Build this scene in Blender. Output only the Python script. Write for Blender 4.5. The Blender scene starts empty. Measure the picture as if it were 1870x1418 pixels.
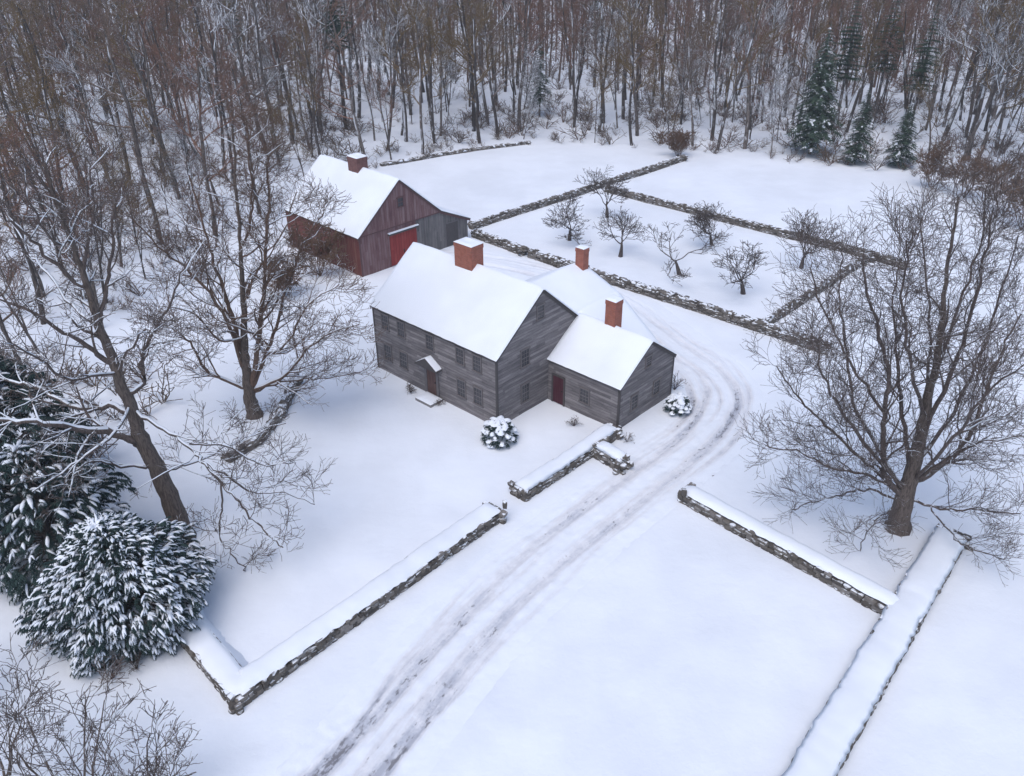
import bpy, math, random
import numpy as np
from mathutils import Vector, Matrix, noise as mnoise
R = math.radians
rnd = random.Random(7)
scene = bpy.context.scene
col = scene.collection

# ------------------------------------------------------------------ camera
CAM_H, PITCH, ROLL, FPX, PW, PH = 29.0747, 0.5317, -0.0088, 1547.83, 1870.0, 1418.0
cp_, sp_ = math.cos(PITCH), math.sin(PITCH)
FWD = Vector((0, cp_, -sp_)); RT0 = Vector((1, 0, 0)); UP0 = Vector((0, sp_, cp_))
RT = math.cos(ROLL) * RT0 + math.sin(ROLL) * UP0
UP = -math.sin(ROLL) * RT0 + math.cos(ROLL) * UP0
def ray(px, py): return FWD + RT * ((px - PW / 2) / FPX) - UP * ((py - PH / 2) / FPX)
def G(px, py, z=0.0):                 # survey helper: where a sight line meets the ground
    d = ray(px, py); t = (z - CAM_H) / d.z
    return Vector((d.x * t, d.y * t, z))
def P(px, py, Y):                     # a sight line meets the upright plane y = Y
    d = ray(px, py); t = Y / d.y
    return Vector((d.x * t, Y, CAM_H + d.z * t))
cd = bpy.data.cameras.new("camera"); co = bpy.data.objects.new("camera", cd); col.objects.link(co)
m = Matrix((RT, UP, -FWD)).transposed().to_4x4(); m.translation = Vector((0, 0, CAM_H)); co.matrix_world = m
cd.sensor_width = 36; cd.lens = 36 * FPX / PW; cd.clip_end = 2000; cd.clip_start = 0.5
scene.camera = co

# ------------------------------------------------------------------ helpers
class MB:
    def __init__(s): s.v = []; s.f = []; s.uv = []; s.t = []
    def add(s, vs, fs, uv=None, tone=0.5):
        b = len(s.v); s.v.extend([tuple(v) for v in vs])
        s.f.extend([tuple(i + b for i in f) for f in fs])
        s.uv.extend(uv if uv else [(0.0, 0.0)] * len(vs))
        s.t.extend(tone if isinstance(tone, list) else [tone] * len(vs))
    def box(s, lo, hi, tone=0.5, M=None):
        x0, y0, z0 = lo; x1, y1, z1 = hi
        vs = [Vector(p) for p in ((x0,y0,z0),(x1,y0,z0),(x1,y1,z0),(x0,y1,z0),(x0,y0,z1),(x1,y0,z1),(x1,y1,z1),(x0,y1,z1))]
        fs = ((0,3,2,1),(4,5,6,7),(0,1,5,4),(1,2,6,5),(2,3,7,6),(3,0,4,7))
        for f in fs:       # own vertices per face, so each face has metre UVs
            q = [vs[i] for i in f]; n = (q[1] - q[0]).cross(q[2] - q[0])
            a = max(range(3), key=lambda k: abs(n[k]))
            uv = [((p.y, p.z) if a == 0 else (p.x, p.z) if a == 1 else (p.x, p.y)) for p in q]
            s.add([M @ p for p in q] if M else q, [(0, 1, 2, 3)], uv, tone)
    def tube(s, pts, rad, n=4, tone=0.5, cap=False):
        k = len(pts)
        if k < 2: return
        d = pts[-1] - pts[0]
        ref = Vector((0, 0, 1)) if abs(d.z) < 0.9 * d.length else Vector((1, 0, 0))
        vs = []
        for i in range(k):
            t = (pts[min(i + 1, k - 1)] - pts[max(i - 1, 0)])
            if t.length < 1e-9: t = Vector((0, 0, 1))
            t.normalize(); u = t.cross(ref)
            if u.length < 1e-4: u = t.orthogonal()
            u.normalize(); w = u.cross(t)
            for j in range(n):
                a = 2 * math.pi * (j + .25) / n
                vs.append(pts[i] + (u * math.cos(a) + w * math.sin(a)) * rad[i])
        fs = [(i*n+j, i*n+(j+1) % n, (i+1)*n+(j+1) % n, (i+1)*n+j) for i in range(k-1) for j in range(n)]
        if cap: fs.append(tuple(range((k-1)*n, k*n))); fs.append(tuple(range(n))[::-1])
        s.add(vs, fs, None, tone)
    def build(s, name, mat, parent=None, smooth=False):
        me = bpy.data.meshes.new(name)
        me.from_pydata(s.v, [], s.f)
        n = len(s.v)
        at = me.attributes.new("tone", 'FLOAT', 'POINT'); at.data.foreach_set("value", np.array(s.t, dtype=np.float32))
        uvl = me.uv_layers.new(name="UVMap")
        li = np.zeros(len(me.loops), dtype=np.int32); me.loops.foreach_get("vertex_index", li)
        uvl.data.foreach_set("uv", np.array(s.uv, dtype=np.float32)[li].ravel())
        me.materials.append(mat)
        if smooth: me.polygons.foreach_set("use_smooth", [True] * len(me.polygons))
        me.update()
        o = bpy.data.objects.new(name, me); col.objects.link(o)
        if parent: o.parent = parent
        return o
def tag(o, label=None, cat=None, group=None, kind=None):
    if label: o["label"] = label
    if cat: o["category"] = cat
    if group: o["group"] = group
    if kind: o["kind"] = kind
    return o
def empty(name, loc=(0, 0, 0), rz=0.0):
    o = bpy.data.objects.new(name, None); col.objects.link(o)
    o.location = loc; o.rotation_euler = (0, 0, rz); o.empty_display_size = .3
    return o
def lerp(a, b, t): return a + (b - a) * t
def fbm(x, y, z=0.0, o=3):
    return mnoise.fractal(Vector((x, y, z)), 1.0, 2.0, o)

# ------------------------------------------------------------------ materials
def newmat(name, rough=.8):
    m = bpy.data.materials.new(name); m.use_nodes = True
    nt = m.node_tree; b = nt.nodes["Principled BSDF"]; b.inputs["Roughness"].default_value = rough
    b.inputs["Specular IOR Level"].default_value = .25
    return m, nt, b
def nd(nt, t, **kw):
    n = nt.nodes.new(t)
    for k, v in kw.items():
        if k.startswith("i_"):
            key = k[2:]; key = int(key) if key.isdigit() else key.replace("_", " ")
            n.inputs[key].default_value = v
        else: setattr(n, k, v)
    return n
def ramp(nt, fac, stops):
    r = nt.nodes.new("ShaderNodeValToRGB"); e = r.color_ramp.elements
    e[0].position, e[0].color = stops[0][0], (*stops[0][1], 1)
    e[1].position, e[1].color = stops[-1][0], (*stops[-1][1], 1)
    for p, c in stops[1:-1]:
        x = e.new(p); x.color = (*c, 1)
    if fac is not None: nt.links.new(fac, r.inputs[0])
    return r.outputs[0]
def mixc(nt, f, a, b):
    n = nt.nodes.new("ShaderNodeMix"); n.data_type = 'RGBA'
    for k, v in ((0, f), (6, a), (7, b)):
        if isinstance(v, (tuple, float, int)): n.inputs[k].default_value = (*v, 1) if isinstance(v, tuple) else v
        else: nt.links.new(v, n.inputs[k])
    return n.outputs[2]
def math_(nt, op, a, b=None, c=None, clamp=False):
    n = nt.nodes.new("ShaderNodeMath"); n.operation = op; n.use_clamp = clamp
    for k, v in enumerate((a, b, c)):
        if v is None: continue
        if isinstance(v, (int, float)): n.inputs[k].default_value = v
        else: nt.links.new(v, n.inputs[k])
    return n.outputs[0]
def smooth01(nt, v, a, b):
    n = nt.nodes.new("ShaderNodeMapRange"); n.interpolation_type = 'SMOOTHSTEP'
    nt.links.new(v, n.inputs[0]); n.inputs[1].default_value = a; n.inputs[2].default_value = b
    return n.outputs[0]
def bump(nt, b, h, strength, dist=.05):
    n = nt.nodes.new("ShaderNodeBump"); n.inputs["Strength"].default_value = strength; n.inputs["Distance"].default_value = dist
    nt.links.new(h, n.inputs["Height"]); nt.links.new(n.outputs[0], b.inputs["Normal"])
SNOW = (.79, .83, .895)
def mat_snow(name, bs=.35, scale=1.0, tint=SNOW):
    m, nt, b = newmat(name, .75)
    tc = nd(nt, "ShaderNodeTexCoord")
    n1 = nd(nt, "ShaderNodeTexNoise", i_Scale=.35*scale, i_Detail=6.0, i_Roughness=.55); nt.links.new(tc.outputs["Object"], n1.inputs["Vector"])
    n2 = nd(nt, "ShaderNodeTexNoise", i_Scale=3.5*scale, i_Detail=5.0, i_Roughness=.6); nt.links.new(tc.outputs["Object"], n2.inputs["Vector"])
    h = math_(nt, 'ADD', math_(nt, 'MULTIPLY', n1.outputs[0], 2.0), math_(nt, 'MULTIPLY', n2.outputs[0], .3))
    bump(nt, b, h, bs, .12)
    n0 = nd(nt, "ShaderNodeTexNoise", i_Scale=.09*scale, i_Detail=5.0, i_Roughness=.6); nt.links.new(tc.outputs["Object"], n0.inputs["Vector"])
    c = mixc(nt, smooth01(nt, math_(nt, 'ADD', math_(nt, 'MULTIPLY', n0.outputs[0], .7), math_(nt, 'MULTIPLY', n1.outputs[0], .3)), .35, .65), tuple(x * .93 for x in tint), tuple(min(1, x * 1.04) for x in tint))
    nt.links.new(c, b.inputs["Base Color"])
    return m
M_SNOW = mat_snow("snow", .42)
M_SNOWR = mat_snow("roof_snow", .18)
def snow_mask(nt, a=.35, b=.75, nscale=2.5, thr=.38):
    geo = nd(nt, "ShaderNodeNewGeometry"); sep = nd(nt, "ShaderNodeSeparateXYZ"); nt.links.new(geo.outputs["Normal"], sep.inputs[0])
    up = smooth01(nt, sep.outputs[2], a, b)
    n = nd(nt, "ShaderNodeTexNoise", i_Scale=nscale, i_Detail=3.0); nt.links.new(geo.outputs["Position"], n.inputs["Vector"])
    return math_(nt, 'MULTIPLY', up, smooth01(nt, n.outputs[0], thr, thr + .12))
def mat_bark(name, stops, a=.3, b=.7, thr=.4, by='object', nscale=2.5, wind=False):
    m, nt, bs = newmat(name, .9)
    if by == 'object':
        oi = nd(nt, "ShaderNodeObjectInfo"); f = oi.outputs["Random"]
    else:
        at = nd(nt, "ShaderNodeAttribute", attribute_name="tone"); f = at.outputs["Fac"]
    geo = nd(nt, "ShaderNodeNewGeometry")
    n = nd(nt, "ShaderNodeTexNoise", i_Scale=6.0, i_Detail=4.0); nt.links.new(geo.outputs["Position"], n.inputs["Vector"])
    c = ramp(nt, f, stops)
    mp = nd(nt, "ShaderNodeMapping"); mp.inputs["Scale"].default_value = (9, 9, 1.6); nt.links.new(geo.outputs["Position"], mp.inputs[0])
    n3 = nd(nt, "ShaderNodeTexNoise", i_Scale=1.6, i_Detail=5.0, i_Roughness=.65); nt.links.new(mp.outputs[0], n3.inputs["Vector"])
    c = mixc(nt, math_(nt, 'MULTIPLY', n.outputs[0], .5), c, tuple(x * .55 for x in stops[0][1]))
    c = mixc(nt, smooth01(nt, n3.outputs[0], .42, .62), c, tuple(x * .5 for x in stops[0][1]))
    c = mixc(nt, snow_mask(nt, a, b, nscale, thr), c, SNOW)
    if wind:       # snow plastered on the windward side of the trunks
        dp = nd(nt, "ShaderNodeVectorMath", operation='DOT_PRODUCT'); nt.links.new(geo.outputs["Normal"], dp.inputs[0]); dp.inputs[1].default_value = (-.75, -.65, 0)
        n4 = nd(nt, "ShaderNodeTexNoise", i_Scale=.5, i_Detail=5.0, i_Roughness=.7); nt.links.new(geo.outputs["Position"], n4.inputs["Vector"])
        c = mixc(nt, math_(nt, 'MULTIPLY', math_(nt, 'MULTIPLY', smooth01(nt, dp.outputs["Value"], .45, .9), smooth01(nt, n4.outputs[0], .5, .62)), .8), c, SNOW)
    nt.links.new(c, bs.inputs["Base Color"]); bump(nt, bs, n3.outputs[0], .9, .06)
    return m
M_BARK = mat_bark("bark", [(0, (.145, .115, .10)), (1, (.19, .155, .138))], .35, .8, .5)
M_TWIG = mat_bark("twigs", [(0, (.15, .118, .108)), (1, (.17, .135, .122))], .45, .85, .5)
M_APPLE = mat_bark("apple_bark", [(0, (.11, .09, .084)), (1, (.13, .105, .098))], .5, .9, .55)
M_TWIGB = mat_bark("brown_twigs", [(0, (.19, .125, .095)), (1, (.21, .14, .108))], .45, .85, .5)
M_FBARK = mat_bark("forest_bark", [(0, (.07, .06, .057)), (.5, (.13, .108, .098)), (1, (.27, .23, .21))], .2, .6, .42, wind=True)
M_FTWIG = [mat_bark("grey_twigs", [(0, (.19, .138, .11)), (1, (.26, .19, .15))], .32, .78, .5),
           mat_bark("russet_twigs", [(0, (.24, .135, .10)), (1, (.31, .17, .12))], .4, .85, .52),
           mat_bark("olive_twigs", [(0, (.20, .135, .065)), (1, (.27, .18, .085))], .4, .85, .52),
           mat_bark("snowy_twigs", [(0, (.10, .085, .08)), (1, (.15, .12, .11))], .0, .35, .3)]
M_FTWIG2 = mat_bark("far_twigs", [(0, (.17, .13, .115)), (.3, (.23, .15, .11)), (.45, (.26, .15, .105)), (.6, (.17, .135, .12)), (.8, (.22, .155, .09)), (1, (.12, .10, .10))], .4, .85, .5, by='tone')
M_BRUSH = mat_bark("brush", [(0, (.12, .085, .07)), (.5, (.16, .095, .07)), (1, (.10, .08, .08))], .4, .8, .5)
M_RUST = mat_bark("russet_leaves", [(0, (.20, .12, .08)), (1, (.25, .155, .10))], .5, .9, .55)

def mat_needles(name, c0, c1, thr=.42, a=.25, b=.6):
    m, nt, bs = newmat(name, .85)
    at = nd(nt, "ShaderNodeAttribute", attribute_name="tone")
    c = ramp(nt, at.outputs["Fac"], [(0, c0), (1, c1)])
    c = mixc(nt, snow_mask(nt, a, b, 1.6, thr), c, SNOW)
    nt.links.new(c, bs.inputs["Base Color"]); return m
M_NEED = mat_needles("needles", (.012, .028, .030), (.032, .06, .056), .6, .5, .9)
M_NEEDF = mat_needles("forest_needles", (.018, .035, .028), (.04, .065, .042), .56, .4, .8)
M_NEEDP = mat_needles("pine_needles", (.012, .034, .024), (.03, .06, .034), .66, .6, .95)

def mat_siding(name, c_lo, c_mid, c_hi, row=.2, seg=2.6, vertical=False, groove=.09):
    m, nt, bs = newmat(name, .85)
    uv = nd(nt, "ShaderNodeUVMap"); sp = nd(nt, "ShaderNodeSeparateXYZ"); nt.links.new(uv.outputs[0], sp.inputs[0])
    a, c = (sp.outputs[1], sp.outputs[0]) if vertical else (sp.outputs[0], sp.outputs[1])
    rowi = math_(nt, 'FLOOR', math_(nt, 'DIVIDE', c, row))
    w1 = nd(nt, "ShaderNodeTexWhiteNoise", noise_dimensions='1D'); nt.links.new(rowi, w1.inputs["W"])
    along = math_(nt, 'FLOOR', math_(nt, 'ADD', math_(nt, 'DIVIDE', a, seg), math_(nt, 'MULTIPLY', w1.outputs[0], 7.3)))
    cb = nd(nt, "ShaderNodeCombineXYZ"); nt.links.new(rowi, cb.inputs[0]); nt.links.new(along, cb.inputs[1])
    w2 = nd(nt, "ShaderNodeTexWhiteNoise", noise_dimensions='2D'); nt.links.new(cb.outputs[0], w2.inputs["Vector"])
    sc = nd(nt, "ShaderNodeCombineXYZ")
    nt.links.new(math_(nt, 'MULTIPLY', a, .55), sc.inputs[0]); nt.links.new(math_(nt, 'MULTIPLY', c, 3.2), sc.inputs[1])
    st = nd(nt, "ShaderNodeTexNoise", i_Scale=1.3, i_Detail=5.0, i_Roughness=.65); nt.links.new(sc.outputs[0], st.inputs["Vector"])
    fine = nd(nt, "ShaderNodeTexNoise", i_Scale=14.0, i_Detail=3.0); nt.links.new(sc.outputs[0], fine.inputs["Vector"])
    v = math_(nt, 'ADD', math_(nt, 'MULTIPLY', w2.outputs[0], .26), math_(nt, 'MULTIPLY', st.outputs[0], .90))
    v = math_(nt, 'ADD', v, math_(nt, 'MULTIPLY', fine.outputs[0], .25))
    colr = ramp(nt, v, [(.38, c_lo), (.68, c_mid), (1.0, c_hi)])
    fr = math_(nt, 'FRACT', math_(nt, 'DIVIDE', c, row))
    g = math_(nt, 'LESS_THAN', fr, groove)
    colr = mixc(nt, math_(nt, 'MULTIPLY', g, .6), colr, tuple(x * .35 for x in c_lo))
    nt.links.new(colr, bs.inputs["Base Color"])
    bump(nt, bs, math_(nt, 'SUBTRACT', fine.outputs[0], g), .4, .02)
    return m
M_SIDE = mat_siding("weathered_clapboard", (.075, .069, .074), (.165, .152, .158), (.31, .288, .288), row=.2)
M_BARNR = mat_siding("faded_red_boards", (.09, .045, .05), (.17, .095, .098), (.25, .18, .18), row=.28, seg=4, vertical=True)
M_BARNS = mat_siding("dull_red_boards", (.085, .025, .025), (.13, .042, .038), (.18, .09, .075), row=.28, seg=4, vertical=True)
M_BARNG = mat_siding("grey_boards", (.06, .058, .06), (.13, .125, .125), (.22, .20, .20), row=.3, seg=3.5, vertical=True)
M_REDD = mat_siding("red_door_boards", (.19, .03, .03), (.25, .042, .04), (.30, .072, .066), row=.3, seg=6, vertical=True)
def mat_plain(name, c, rough=.7, var=.25, sc=5.0, metallic=0):
    m, nt, bs = newmat(name, rough)
    tc = nd(nt, "ShaderNodeTexCoord"); n = nd(nt, "ShaderNodeTexNoise", i_Scale=sc, i_Detail=5.0)
    nt.links.new(tc.outputs["Object"], n.inputs["Vector"])
    cc = mixc(nt, n.outputs[0], tuple(x * (1 - var) for x in c), tuple(x * (1 + var) for x in c))
    nt.links.new(cc, bs.inputs["Base Color"]); bump(nt, bs, n.outputs[0], .2, .02); return m
M_TRIM = mat_plain("dark_trim", (.075, .068, .07))
M_TRIML = mat_plain("grey_trim", (.13, .12, .125))
M_ROOFE = mat_plain("roof_boards", (.07, .06, .058))
M_FRAME = mat_plain("window_frame", (.14, .127, .13))
M_GLASS = mat_plain("window_glass", (.065, .066, .075), .2, .4, 2.0)
M_DOOR = mat_siding("brown_door", (.075, .045, .042), (.11, .066, .062), (.14, .09, .085), row=.16, seg=5, vertical=True)
M_DOOR2 = mat_siding("maroon_door", (.045, .012, .02), (.07, .02, .03), (.09, .035, .045), row=.16, seg=5, vertical=True)
M_BTRIM = mat_plain("barn_trim", (.11, .06, .062))
M_IRON = mat_plain("iron", (.03, .03, .03), .5)
M_FLUE = mat_plain("flue", (.02, .018, .018), .9)
def mat_brick(name, c1, c2, mortar):
    m, nt, bs = newmat(name, .85)
    uv = nd(nt, "ShaderNodeUVMap")
    b = nd(nt, "ShaderNodeTexBrick", i_Scale=1.0); nt.links.new(uv.outputs[0], b.inputs["Vector"])
    b.inputs["Color1"].default_value = (*c1, 1); b.inputs["Color2"].default_value = (*c2, 1); b.inputs["Mortar"].default_value = (*mortar, 1)
    b.inputs["Brick Width"].default_value = .22; b.inputs["Row Height"].default_value = .075; b.inputs["Mortar Size"].default_value = .008
    n = nd(nt, "ShaderNodeTexNoise", i_Scale=3.0, i_Detail=4.0); nt.links.new(uv.outputs[0], n.inputs["Vector"])
    c = mixc(nt, math_(nt, 'MULTIPLY', smooth01(nt, n.outputs[0], .45, .7), .5), b.outputs[0], tuple(x * .55 for x in c1))
    nt.links.new(c, bs.inputs["Base Color"]); bump(nt, bs, b.outputs["Fac"], -.3, .01); return m
M_BRICK = mat_brick("red_brick", (.36, .11, .07), (.27, .085, .06), (.26, .17, .14))
M_BRICKD = mat_brick("dark_brick", (.15, .065, .06), (.20, .085, .075), (.16, .12, .12))
def mat_stone(name="field_stone", thr=.45):
    m, nt, bs = newmat(name, .9)
    at = nd(nt, "ShaderNodeAttribute", attribute_name="tone")
    geo = nd(nt, "ShaderNodeNewGeometry")
    n = nd(nt, "ShaderNodeTexNoise", i_Scale=7.0, i_Detail=5.0); nt.links.new(geo.outputs["Position"], n.inputs["Vector"])
    c = ramp(nt, at.outputs["Fac"], [(0, (.07, .062, .058)), (.4, (.13, .115, .10)), (.75, (.20, .18, .16)), (1, (.28, .26, .25))])
    c = mixc(nt, math_(nt, 'MULTIPLY', n.outputs[0], .6), c, (.06, .052, .047))
    c = mixc(nt, snow_mask(nt, .35, .75, 2.2, thr), c, SNOW)
    nt.links.new(c, bs.inputs["Base Color"]); bump(nt, bs, n.outputs[0], .5, .03); return m
M_STONE = mat_stone()
M_GRAN = mat_plain("granite", (.22, .21, .21), .8, .3, 20)
# driveway: packed snow; shade in the tyre ruts painted grey, with dark gravel specks
m, nt, bs = newmat("packed_snow", .8)
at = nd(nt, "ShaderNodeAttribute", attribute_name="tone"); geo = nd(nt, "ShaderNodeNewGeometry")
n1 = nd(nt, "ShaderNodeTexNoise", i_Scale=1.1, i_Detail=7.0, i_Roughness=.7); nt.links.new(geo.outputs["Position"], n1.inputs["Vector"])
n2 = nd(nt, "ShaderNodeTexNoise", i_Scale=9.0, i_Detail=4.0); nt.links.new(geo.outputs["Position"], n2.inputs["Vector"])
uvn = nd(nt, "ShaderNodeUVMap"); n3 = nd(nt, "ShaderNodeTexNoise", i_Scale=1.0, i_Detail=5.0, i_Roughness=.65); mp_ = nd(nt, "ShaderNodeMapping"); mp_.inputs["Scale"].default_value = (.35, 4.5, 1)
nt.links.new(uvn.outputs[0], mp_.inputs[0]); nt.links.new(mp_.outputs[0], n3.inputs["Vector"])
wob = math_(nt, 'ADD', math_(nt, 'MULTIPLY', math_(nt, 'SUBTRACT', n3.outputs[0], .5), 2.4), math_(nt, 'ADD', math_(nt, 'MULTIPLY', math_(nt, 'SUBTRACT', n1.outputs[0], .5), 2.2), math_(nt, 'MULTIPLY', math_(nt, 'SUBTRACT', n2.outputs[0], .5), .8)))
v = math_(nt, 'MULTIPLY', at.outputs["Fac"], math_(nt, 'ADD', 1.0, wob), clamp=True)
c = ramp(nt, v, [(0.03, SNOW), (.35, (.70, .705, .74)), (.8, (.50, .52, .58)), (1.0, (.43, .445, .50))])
n5 = nd(nt, "ShaderNodeTexNoise", i_Scale=3.2, i_Detail=6.0, i_Roughness=.7); mp2 = nd(nt, "ShaderNodeMapping"); mp2.inputs["Scale"].default_value = (.6, 1.3, 1)
nt.links.new(uvn.outputs[0], mp2.inputs[0]); nt.links.new(mp2.outputs[0], n5.inputs["Vector"])
spk = smooth01(nt, math_(nt, 'ADD', n5.outputs[0], math_(nt, 'MULTIPLY', at.outputs["Fac"], .26)), .71, .81)
spk = math_(nt, 'MULTIPLY', spk, smooth01(nt, at.outputs["Fac"], .12, .4))
c = mixc(nt, math_(nt, 'MULTIPLY', spk, .85), c, (.17, .165, .18))
nt.links.new(c, bs.inputs["Base Color"])
s1_ = nd(nt, "ShaderNodeTexNoise", i_Scale=.35, i_Detail=6.0, i_Roughness=.55); nt.links.new(geo.outputs["Position"], s1_.inputs["Vector"])
s2_ = nd(nt, "ShaderNodeTexNoise", i_Scale=3.5, i_Detail=5.0, i_Roughness=.6); nt.links.new(geo.outputs["Position"], s2_.inputs["Vector"])
hh_ = math_(nt, 'ADD', math_(nt, 'MULTIPLY', s1_.outputs[0], 2.0), math_(nt, 'MULTIPLY', s2_.outputs[0], .3))
msk = smooth01(nt, at.outputs["Fac"], .02, .2)
hh_ = math_(nt, 'ADD', hh_, math_(nt, 'MULTIPLY', msk, math_(nt, 'ADD', math_(nt, 'MULTIPLY', n3.outputs[0], .8), math_(nt, 'MULTIPLY', n5.outputs[0], .5))))
bump(nt, bs, hh_, .42, .12)
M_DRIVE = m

# ------------------------------------------------------------------ ground
CLEAR = [(-23, 8), (-21, 30), (-19.5, 41), (-18.5, 52), (-20.5, 60), (-25.5, 66), (-27, 80), (-21, 94), (-14.5, 104.5), (1, 115), (22, 108.5), (43, 99.5), (55, 92), (60, 60), (62, -5), (-23, -5)]
def inside(x, y, poly=CLEAR):
    c = False; n = len(poly)
    for i in range(n):
        x1, y1 = poly[i]; x2, y2 = poly[(i + 1) % n]
        if (y1 > y) != (y2 > y) and x < (x2 - x1) * (y - y1) / (y2 - y1) + x1: c = not c
    return c
def distpoly(x, y, poly=CLEAR):
    best = 1e9; n = len(poly)
    for i in range(n):
        x1, y1 = poly[i]; x2, y2 = poly[(i + 1) % n]
        dx, dy = x2 - x1, y2 - y1; t = max(0, min(1, ((x-x1)*dx + (y-y1)*dy) / (dx*dx + dy*dy)))
        best = min(best, (x1 + t*dx - x)**2 + (y1 + t*dy - y)**2)
    return math.sqrt(best)
# driveway centre line
DRV = [(-11.5, 12.0)] + [tuple(G(*q)[:2]) for q in ((640, 1418), (795, 1225), (950, 1062), (1110, 930), (1215, 850), (1290, 792), (1322, 738), (1302, 686), (1250, 640), (1190, 595), (1125, 550))] + [(3.0, 69.5), (-3.5, 73.0), (-7.5, 73.8)]
def catmull(pts, n):
    out = []
    for i in range(len(pts) - 1):
        p0 = pts[max(i-1, 0)]; p1 = pts[i]; p2 = pts[i+1]; p3 = pts[min(i+2, len(pts)-1)]
        for k in range(n):
            t = k / n
            out.append(tuple(.5 * ((2*b) + (-a+c)*t + (2*a-5*b+4*c-d)*t*t + (-a+3*b-3*c+d)*t**3) for a, b, c, d in zip(p0, p1, p2, p3)))
    out.append(tuple(pts[-1])); return out
DC = [Vector((*p, 0)) for p in catmull(DRV, 24)]
DCn = np.array([(p.x, p.y) for p in DC])
def dist_drive(x, y): return math.sqrt(float(((DCn - np.array((x, y)))**2).sum(1).min()))
def base_z(x, y):
    if inside(x, y): k = 0.0
    else: k = min(1, distpoly(x, y) / 14)
    z = .10 * fbm(x*.10, y*.10, 3) * .7 + .03 * fbm(x*.6, y*.6, 9)
    e_ = math.exp(-(((x + 9.5)/3.6)**2 + ((y - 20.5)/2.8)**2))
    if e_ > .02: z += e_ * .09 * fbm(x*2.3, y*2.3, 8)
    if k > 0: z += k * (.45 * fbm(x*.12, y*.12, 5) + .22 * fbm(x*.5, y*.5, 7)) + k * max(0, y - 110) * .012
    return z
def ground_z(x, y):
    z = base_z(x, y)
    if -14 < x < 20 and 8 < y < 78:
        d = dist_drive(x, y)
        if d < 3.6: z -= .26 * max(0, min(1, (2.45 - d)/.6))
    return z
def axis(bounds):
    out = []
    for a, b, s in bounds:
        n = max(1, int(round((b - a) / s))); out += [a + (b - a) * i / n for i in range(n)]
    out.append(bounds[-1][1]); return out
gx = axis([(-420, -140, 20), (-140, -60, 4), (-60, -24, 1.0), (-24, 28, .4), (28, 70, 1.0), (70, 150, 4), (150, 420, 20)])
gy = axis([(-60, 8, 6), (8, 72, .4), (72, 130, 1.0), (130, 180, 3), (180, 640, 20)])
mb = MB(); W_ = len(gx)
vs = [(x, y, ground_z(x, y)) for y in gy for x in gx]
fs = [(j*W_+i, j*W_+i+1, (j+1)*W_+i+1, (j+1)*W_+i) for j in range(len(gy)-1) for i in range(W_-1)]
mb.add(vs, fs); tag(mb.build("ground", M_SNOW, smooth=True), kind="structure")

# driveway ribbon
mb = MB(); NX = 56; HW = 3.0; rows = []
acc = 0.0
dd = []
for i in range(len(DC)):
    if i: acc += (DC[i] - DC[i-1]).length
    dd.append(acc)
st = np.arange(0, acc, .16)
vs = []; tn = []; uvs = []
def at_s(s):
    i = int(np.searchsorted(dd, s)); i = max(1, min(i, len(DC)-1)); t = (s - dd[i-1]) / max(1e-6, dd[i]-dd[i-1])
    p = DC[i-1].lerp(DC[i], t); d = (DC[min(i+1, len(DC)-1)] - DC[max(i-2, 0)]).normalized(); return p, Vector((-d.y, d.x, 0))
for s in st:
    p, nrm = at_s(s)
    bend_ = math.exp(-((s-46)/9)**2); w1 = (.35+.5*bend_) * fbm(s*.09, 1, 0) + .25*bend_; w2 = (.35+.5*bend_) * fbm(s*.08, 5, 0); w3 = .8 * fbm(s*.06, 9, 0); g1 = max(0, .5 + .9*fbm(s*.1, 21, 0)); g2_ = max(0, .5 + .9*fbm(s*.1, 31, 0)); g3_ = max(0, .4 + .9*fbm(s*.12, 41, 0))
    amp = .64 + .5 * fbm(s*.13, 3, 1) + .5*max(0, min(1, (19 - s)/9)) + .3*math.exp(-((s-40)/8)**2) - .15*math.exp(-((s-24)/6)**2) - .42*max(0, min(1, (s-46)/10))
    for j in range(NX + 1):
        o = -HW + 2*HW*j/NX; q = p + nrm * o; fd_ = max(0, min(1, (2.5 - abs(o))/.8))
        rut = 0; shade_grit = 0
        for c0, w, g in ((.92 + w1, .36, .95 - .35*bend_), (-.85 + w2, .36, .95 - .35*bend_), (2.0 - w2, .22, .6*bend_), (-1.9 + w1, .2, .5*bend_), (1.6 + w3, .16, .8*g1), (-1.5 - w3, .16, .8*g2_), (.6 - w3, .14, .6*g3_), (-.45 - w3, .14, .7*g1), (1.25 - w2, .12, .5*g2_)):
            e = math.exp(-((o - c0) / w)**2) * g; rut += e; shade_grit += e  # colour mask: painted shade of the rut channels, plus gravel specks
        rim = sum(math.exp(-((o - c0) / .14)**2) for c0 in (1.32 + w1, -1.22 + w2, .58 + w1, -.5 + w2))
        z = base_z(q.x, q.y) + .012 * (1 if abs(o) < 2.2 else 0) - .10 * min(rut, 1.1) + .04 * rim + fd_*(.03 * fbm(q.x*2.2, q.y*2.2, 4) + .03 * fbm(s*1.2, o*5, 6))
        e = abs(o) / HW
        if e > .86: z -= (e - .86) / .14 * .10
        vs.append((q.x, q.y, z)); uvs.append((s, o)); tn.append(max(0, min(1, min(shade_grit, 1.2) * max(.08, amp) * .8 + .07 * max(0, 1 - (abs(o)/2.3)**2))))
n = len(st)
fs = [(i*(NX+1)+j, (i+1)*(NX+1)+j, (i+1)*(NX+1)+j+1, i*(NX+1)+j+1) for i in range(n-1) for j in range(NX)]
mb.add(vs, fs, uvs, tn); tag(mb.build("driveway", M_DRIVE, smooth=True), kind="structure")

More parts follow.
